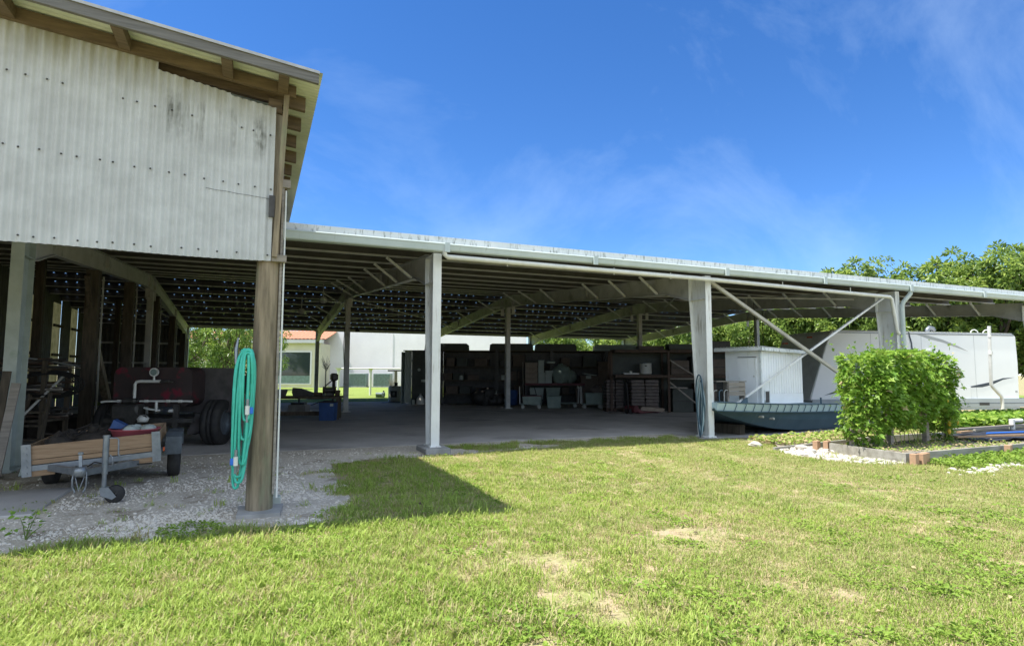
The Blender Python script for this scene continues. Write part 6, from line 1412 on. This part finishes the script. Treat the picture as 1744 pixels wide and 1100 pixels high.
def blade_tuft(name, n, h0, h1, spread, w, mats, lean, seed, dry=.1):
    rr = random.Random(seed); b = MB()
    for k in range(n):
        a = rr.uniform(0, 6.283); r = spread * math.sqrt(rr.random()); x, y = r * math.cos(a), r * math.sin(a)
        h = rr.uniform(h0, h1); th = rr.uniform(0, 6.283); ln = rr.uniform(.3, 1.0) * lean * h; dx, dy = math.cos(th), math.sin(th); sx, sy = -dy * w / 2, dx * w / 2
        p0 = Vector((x, y, -.004)); p1 = p0 + Vector((dx * ln * .35, dy * ln * .35, h * .6)); p2 = p0 + Vector((dx * ln, dy * ln, h * rr.uniform(.75, 1)))
        s1 = Vector((sx, sy, 0))
        b.add([p0 - s1 * .8, p0 + s1 * .8, p1 + s1, p1 - s1, p2], [(0, 1, 2, 3), (3, 2, 4)], 1 if (len(mats) > 1 and rr.random() < dry) else 0)
    o = b.build(name, mats, fixn=False); me = o.data; bpy.data.objects.remove(o); return me
def weed_clump(name, n, size, rad, h, seed):
    rg = np.random.default_rng(seed); a = rg.uniform(0, 6.283, n); r = rad * np.sqrt(rg.uniform(size=n))
    P = np.stack([r * np.cos(a), r * np.sin(a), rg.uniform(.15, 1, n) * h * (1.1 - r / rad * .6)], 1); d = unit(np.stack([np.cos(a) + rg.normal(0, .5, n), np.sin(a) + rg.normal(0, .5, n), rg.uniform(-.1, .45, n)], 1))
    return leaf_mesh(name, P, d, rg.uniform(.6, 1.25, n) * size, ['weed'], np.zeros(n, int), width=.62, seed=seed)
GK = [blade_tuft('fine_tuft', 34, .016, .042, .08, .0038, ['grass', 'dryblade'], .95, 1, .14), blade_tuft('fine_tuft_b', 34, .014, .038, .085, .0038, ['grass', 'dryblade'], 1.1, 2, .22),
      blade_tuft('long_tuft', 18, .04, .085, .06, .006, ['grass'], .85, 3), blade_tuft('long_tuft_b', 14, .045, .10, .05, .007, ['grass', 'dryblade'], .9, 4, .06),
      blade_tuft('dry_tuft', 22, .012, .036, .085, .0036, ['dryblade', 'grass'], 1.5, 5, .25),
      weed_clump('weed_kind', 22, .022, .07, .032, 6), weed_clump('weed_kind_b', 26, .027, .09, .042, 7)]
def in_poly(x, y, poly):
    inside = np.zeros(len(x), bool); px = np.array([p[0] for p in poly]); py = np.array([p[1] for p in poly]); j = len(poly) - 1
    for i in range(len(poly)):
        c = ((py[i] > y) != (py[j] > y)) & (x < (px[j] - px[i]) * (y - py[i]) / (py[j] - py[i] + 1e-12) + px[i]); inside ^= c; j = i
    return inside
def fbm(x, y, s, seed):
    return np.array([mnoise.fractal(Vector((a * s + seed, b_ * s - seed, seed * .37)), 1.0, 2.0, 4) for a, b_ in zip(x, y)])
fwd = np.array([math.sin(YAW), math.cos(YAW)]); rgt = np.array([math.cos(YAW), -math.sin(YAW)])
rg = np.random.default_rng(99)
N0 = 64000
dd_ = 2.2 + (17.0 - 2.2) * rg.uniform(size=N0) ** 1.25            # depth in front of the camera, denser near by
lat = (rg.uniform(-1, 1, N0)) * (dd_ * .93 + .7)
gx = CAMP.x + fwd[0] * dd_ + rgt[0] * lat; gy = CAMP.y + fwd[1] * dd_ + rgt[1] * lat
GP2 = [(p[0], p[1]) for p in GPOLY]
edge_n = fbm(gx, gy, 1.6, 4.2)
ok = gy < .45
ok &= ~in_poly(gx + .42 * edge_n, gy + .42 * edge_n, GP2) | (rg.uniform(size=N0) < .015)
ok &= ~((gx > 6.15) & (gy > -.28 + .12 * edge_n))
ok &= ~((gx > 6.85) & (gy > -4.42 + (gx - 6.86) * .045)) 
ok &= ~((gx > 6.2) & (gx < 7.2) & (gy > -2.25) & (gy < -2.0))
# white rubble strip left of the beds stays thin
rub = ((gx - 6.75) / .75) ** 2 + ((gy + 3.1) / 1.0) ** 2 < 1 + .6 * edge_n
ok &= ~(rub & (rg.uniform(size=N0) < .8))
gx, gy, dd_, lat, edge_n = gx[ok], gy[ok], dd_[ok], lat[ok], edge_n[ok]
bare = fbm(gx, gy, .62, 9.1) + .5 * fbm(gx, gy, 1.9, 1.3)
u = lat / (dd_ * .85)                                           # -1 left .. 1 right
lush = np.clip(.55 - u * .9 + .5 * fbm(gx, gy, .5, 2.2), 0, 1) * np.clip(1.3 - dd_ / 9, .15, 1)
weedn = fbm(gx, gy, 2.3, 6.6)
keep = rg.uniform(size=len(gx)) < np.clip(1.15 - 1.7 * np.clip(bare - .20 + .34 * np.clip((u + .45) / .5, 0, 1) * np.clip((6.2 - dd_) / 1.5, 0, 1) - .5 * np.clip((dd_ - 6) / 2, 0, 1), 0, 1), .14, 1)
gx, gy, dd_, lush, weedn, bare, u = [a[keep] for a in (gx, gy, dd_, lush, weedn, bare, u)]
r1 = rg.uniform(size=len(gx)); r2_ = rg.uniform(size=len(gx))
idx = np.where(r1 < .5, 0, 1)
idx = np.where(r2_ < .48 * lush, np.where(r1 < .6, 2, 3), idx)
idx = np.where((bare - .6 * np.clip((dd_ - 6) / 2, 0, 1) > .12) & (r2_ > .5), 4, idx)
wp = np.clip((weedn - .08) * 2.2, 0, .75) * np.where(dd_ < 7, 1, .45)
idx = np.where(rg.uniform(size=len(gx)) < wp * .42, np.where(r1 < .55, 5, 6), idx)
trk = np.minimum(np.abs(gx - (5.2 + .34 * (gy + 1) + .05 * (gy + 1) ** 2)), np.abs(gx - (3.5 + .34 * (gy + 1) + .05 * (gy + 1) ** 2))) + .12 * fbm(gx, gy, 1.3, 12.0)
on = (trk < .26) & (gy > -8.5)
idx = np.where(on & (rg.uniform(size=len(gx)) < .6), np.where(rg.uniform(size=len(gx)) < .35, 4, 1), idx)
n = len(gx)
scatter('lawn_grass', GK, np.stack([gx, gy, np.zeros(n)], 1), np.stack([rg.normal(0, .12, n), rg.normal(0, .12, n), rg.uniform(0, 6.283, n)], 1),
        rg.uniform(.7, 1.3, n) * (1 + .02 * dd_) * np.where(idx < 2, 1 + .25 * (lush > .4), 1) * np.where(on, .8, 1), idx, 'short mixed lawn grass with weeds and dry patches')
# rough weeds by the bed at the right
n = 2600; wx = rg.uniform(7.2, 15, n); wy = -4.45 + (wx - 6.86) * .045 - np.abs(rg.normal(0, .42, n)); k_ = fbm(wx, wy, 1.2, 8.0) > -.12; wx, wy = wx[k_], wy[k_]; n = len(wx)
scatter('bed_side_weeds', GK, np.stack([wx, wy, np.zeros(n)], 1), np.stack([rg.normal(0, .2, n), rg.normal(0, .2, n), rg.uniform(0, 6.28, n)], 1), rg.uniform(1.0, 2.2, n), rg.choice([5, 6, 6, 0], n), 'rough green weeds growing against the bed boards')
# stones
def stone(seed, m='lime'):
    b = MB(); lump(b, (0, 0, 0), 1, .8, .6, seed, 8, 5, .45)
    for i in range(len(b.sm)): b.sm[i] = False
    o = b.build('stone', m); me = o.data; bpy.data.objects.remove(o); return me
SK = [stone(s) for s in (3, 8, 15, 27)]; RK = [stone(s, 'limerock') for s in (4, 9, 16, 28)]
n = 105000; sx = rg.uniform(-8, 3.2, n); sy = -5.05 + 6.0 * rg.uniform(size=n) ** 1.5
en = fbm(sx, sy, 1.4, 3.3); ok = in_poly(sx + .42 * en, sy + .40 * en, GP2) & ~((sx > -8.5) & (sx < -5.2) & (sy > -3.4) & (sy < -1.7))
dens = np.clip(.55 + 1.5 * fbm(sx, sy, .8, 7.7), .04, 1) * np.clip(1.25 - (sy + 5) / 3.6, .10, 1) * np.where((sx > -2.9) & (sy > -3), 1.2, 1)
ok &= rg.uniform(size=n) < dens; sx, sy = sx[ok], sy[ok]; n = len(sx)
scatter('gravel_stones', SK, np.stack([sx, sy, np.full(n, .008)], 1), np.stack([rg.uniform(-.5, .5, n), rg.uniform(-.5, .5, n), rg.uniform(0, 6.28, n)], 1), .0055 + .0165 * rg.uniform(size=n) ** 3.2, rg.integers(0, 4, n), 'loose white limestone gravel')
n = 900; a = rg.uniform(0, 6.28, n); r = np.sqrt(rg.uniform(size=n)); sx = 6.72 + .75 * r * np.cos(a); sy = -3.2 + 1.15 * r * np.sin(a); k_ = ~((sx > 6.84) & (sy < -2.8)); 
sx = np.concatenate([sx[k_], rg.normal(7.3, .25, 70), rg.normal(8.6, .4, 90)]); sy = np.concatenate([sy[k_], rg.normal(-5.3, .12, 70), rg.normal(-5.05, .1, 90)]); n = len(sx)
scatter('limestone_rubble', RK, np.stack([sx, sy, np.full(n, .012)], 1), np.stack([rg.uniform(-.5, .5, n), rg.uniform(-.5, .5, n), rg.uniform(0, 6.28, n)], 1), .018 + .05 * rg.uniform(size=n) ** 2.5, rg.integers(0, 4, n), 'white limestone rubble spilling from the garden beds')
for k, (x, y, s_, lab) in enumerate(((6.33, -1.62, .16, 'white limestone rock at the left tip of the rear bed'), (6.72, -2.4, .17, 'largest white limestone rock by the left bricks'), (6.5, -2.75, .13, 'flat white limestone rock in the rubble'), (6.95, -2.38, .11, 'white limestone rock leaning near the brick pair'))):
    o = bpy.data.objects.new('limestone_rock', RK[k % 4]); COL.objects.link(o); o.location = (x, y, s_ * .3); o.scale = (s_, s_, s_ * .7); o.rotation_euler = (.1, .1, k); tag(o, lab, 'rock', 'limestone rocks by the beds')
# weed clump and small leafy plant in the gravel, grass strip in the shed's shade
def clump(x, y, n, size, rad, h, name, lab, cat, seed):
    me = weed_clump(name, n, size, rad, h, seed); o = bpy.data.objects.new(name, me); COL.objects.link(o); o.location = (x, y, .01); tag(o, lab, cat)
clump(-3.68, -4.62, 420, .035, .27, .07, 'weed_clump', 'dense green weed patch at the front of the gravel', 'weeds', 61)
t = thing('small_weed', 'small upright leafy weed growing in the gravel at the left', 'weed', (-5.0, -4.42, .01))
b = MB(); 
for (dx, dz) in ((-.05, .2), (.08, .24), (.02, .15), (.13, .12)): b.tube([(0, 0, 0), (dx * .5, .01, dz * .6), (dx, 0, dz)], [.005, .004, .002], 5)
b.build('stem', 'leafA', t)
rg = np.random.default_rng(8); P = np.stack([rg.normal(.02, .07, 40), rg.normal(0, .05, 40), rg.uniform(.03, .26, 40)], 1); a = rg.uniform(0, 6.28, 40); me = leaf_mesh('foliage', P, unit(np.stack([np.cos(a), np.sin(a), rg.uniform(-.2, .4, 40)], 1)), rg.uniform(.03, .06, 40), ['vine'], np.zeros(40, int), width=.6, seed=3)
o = bpy.data.objects.new('foliage', me); COL.objects.link(o); o.parent = t
rg = np.random.default_rng(123)
n = 2400; sx = rg.uniform(.3, 6.3, n); sy = .15 + .035 * sx + rg.normal(0, .22, n) + .1; k_ = fbm(sx, sy, 1.1, 5.5) > .02; sx, sy = sx[k_], sy[k_]; n = len(sx)
scatter('shade_grass', GK, np.stack([sx, sy, np.full(n, .005)], 1), np.stack([rg.normal(0, .15, n), rg.normal(0, .15, n), rg.uniform(0, 6.28, n)], 1), rg.uniform(.8, 1.4, n), rg.choice([0, 1, 2, 4], n), 'thin grass growing through the gravel edge in the shade')
# floor litter at the front of the slab
rg = np.random.default_rng(321); n = 420; dl = rg.uniform(2.4, 9, n); ll = rg.uniform(-1, 1, n) * dl * .85
lx = CAMP.x + fwd[0] * dl + rgt[0] * ll; ly = CAMP.y + fwd[1] * dl + rgt[1] * ll; k_ = (ly < -.6) & ~in_poly(lx, ly, GP2) & ~((lx > 6.5) & (ly > -4.6)); lx, ly = lx[k_], ly[k_]; n = len(lx)
a = rg.uniform(0, 6.28, n); me = leaf_mesh('leaf_litter', np.stack([lx, ly, rg.uniform(.012, .035, n)], 1), unit(np.stack([np.cos(a), np.sin(a), rg.uniform(-.1, .25, n)], 1)), rg.uniform(.025, .06, n), ['dryblade', 'rust'], (rg.uniform(size=n) < .3).astype(int), width=.5, seed=9)
o = bpy.data.objects.new('leaf_litter', me); COL.objects.link(o); tag(o, 'scattered dry fallen leaves lying on the lawn', kind='stuff')
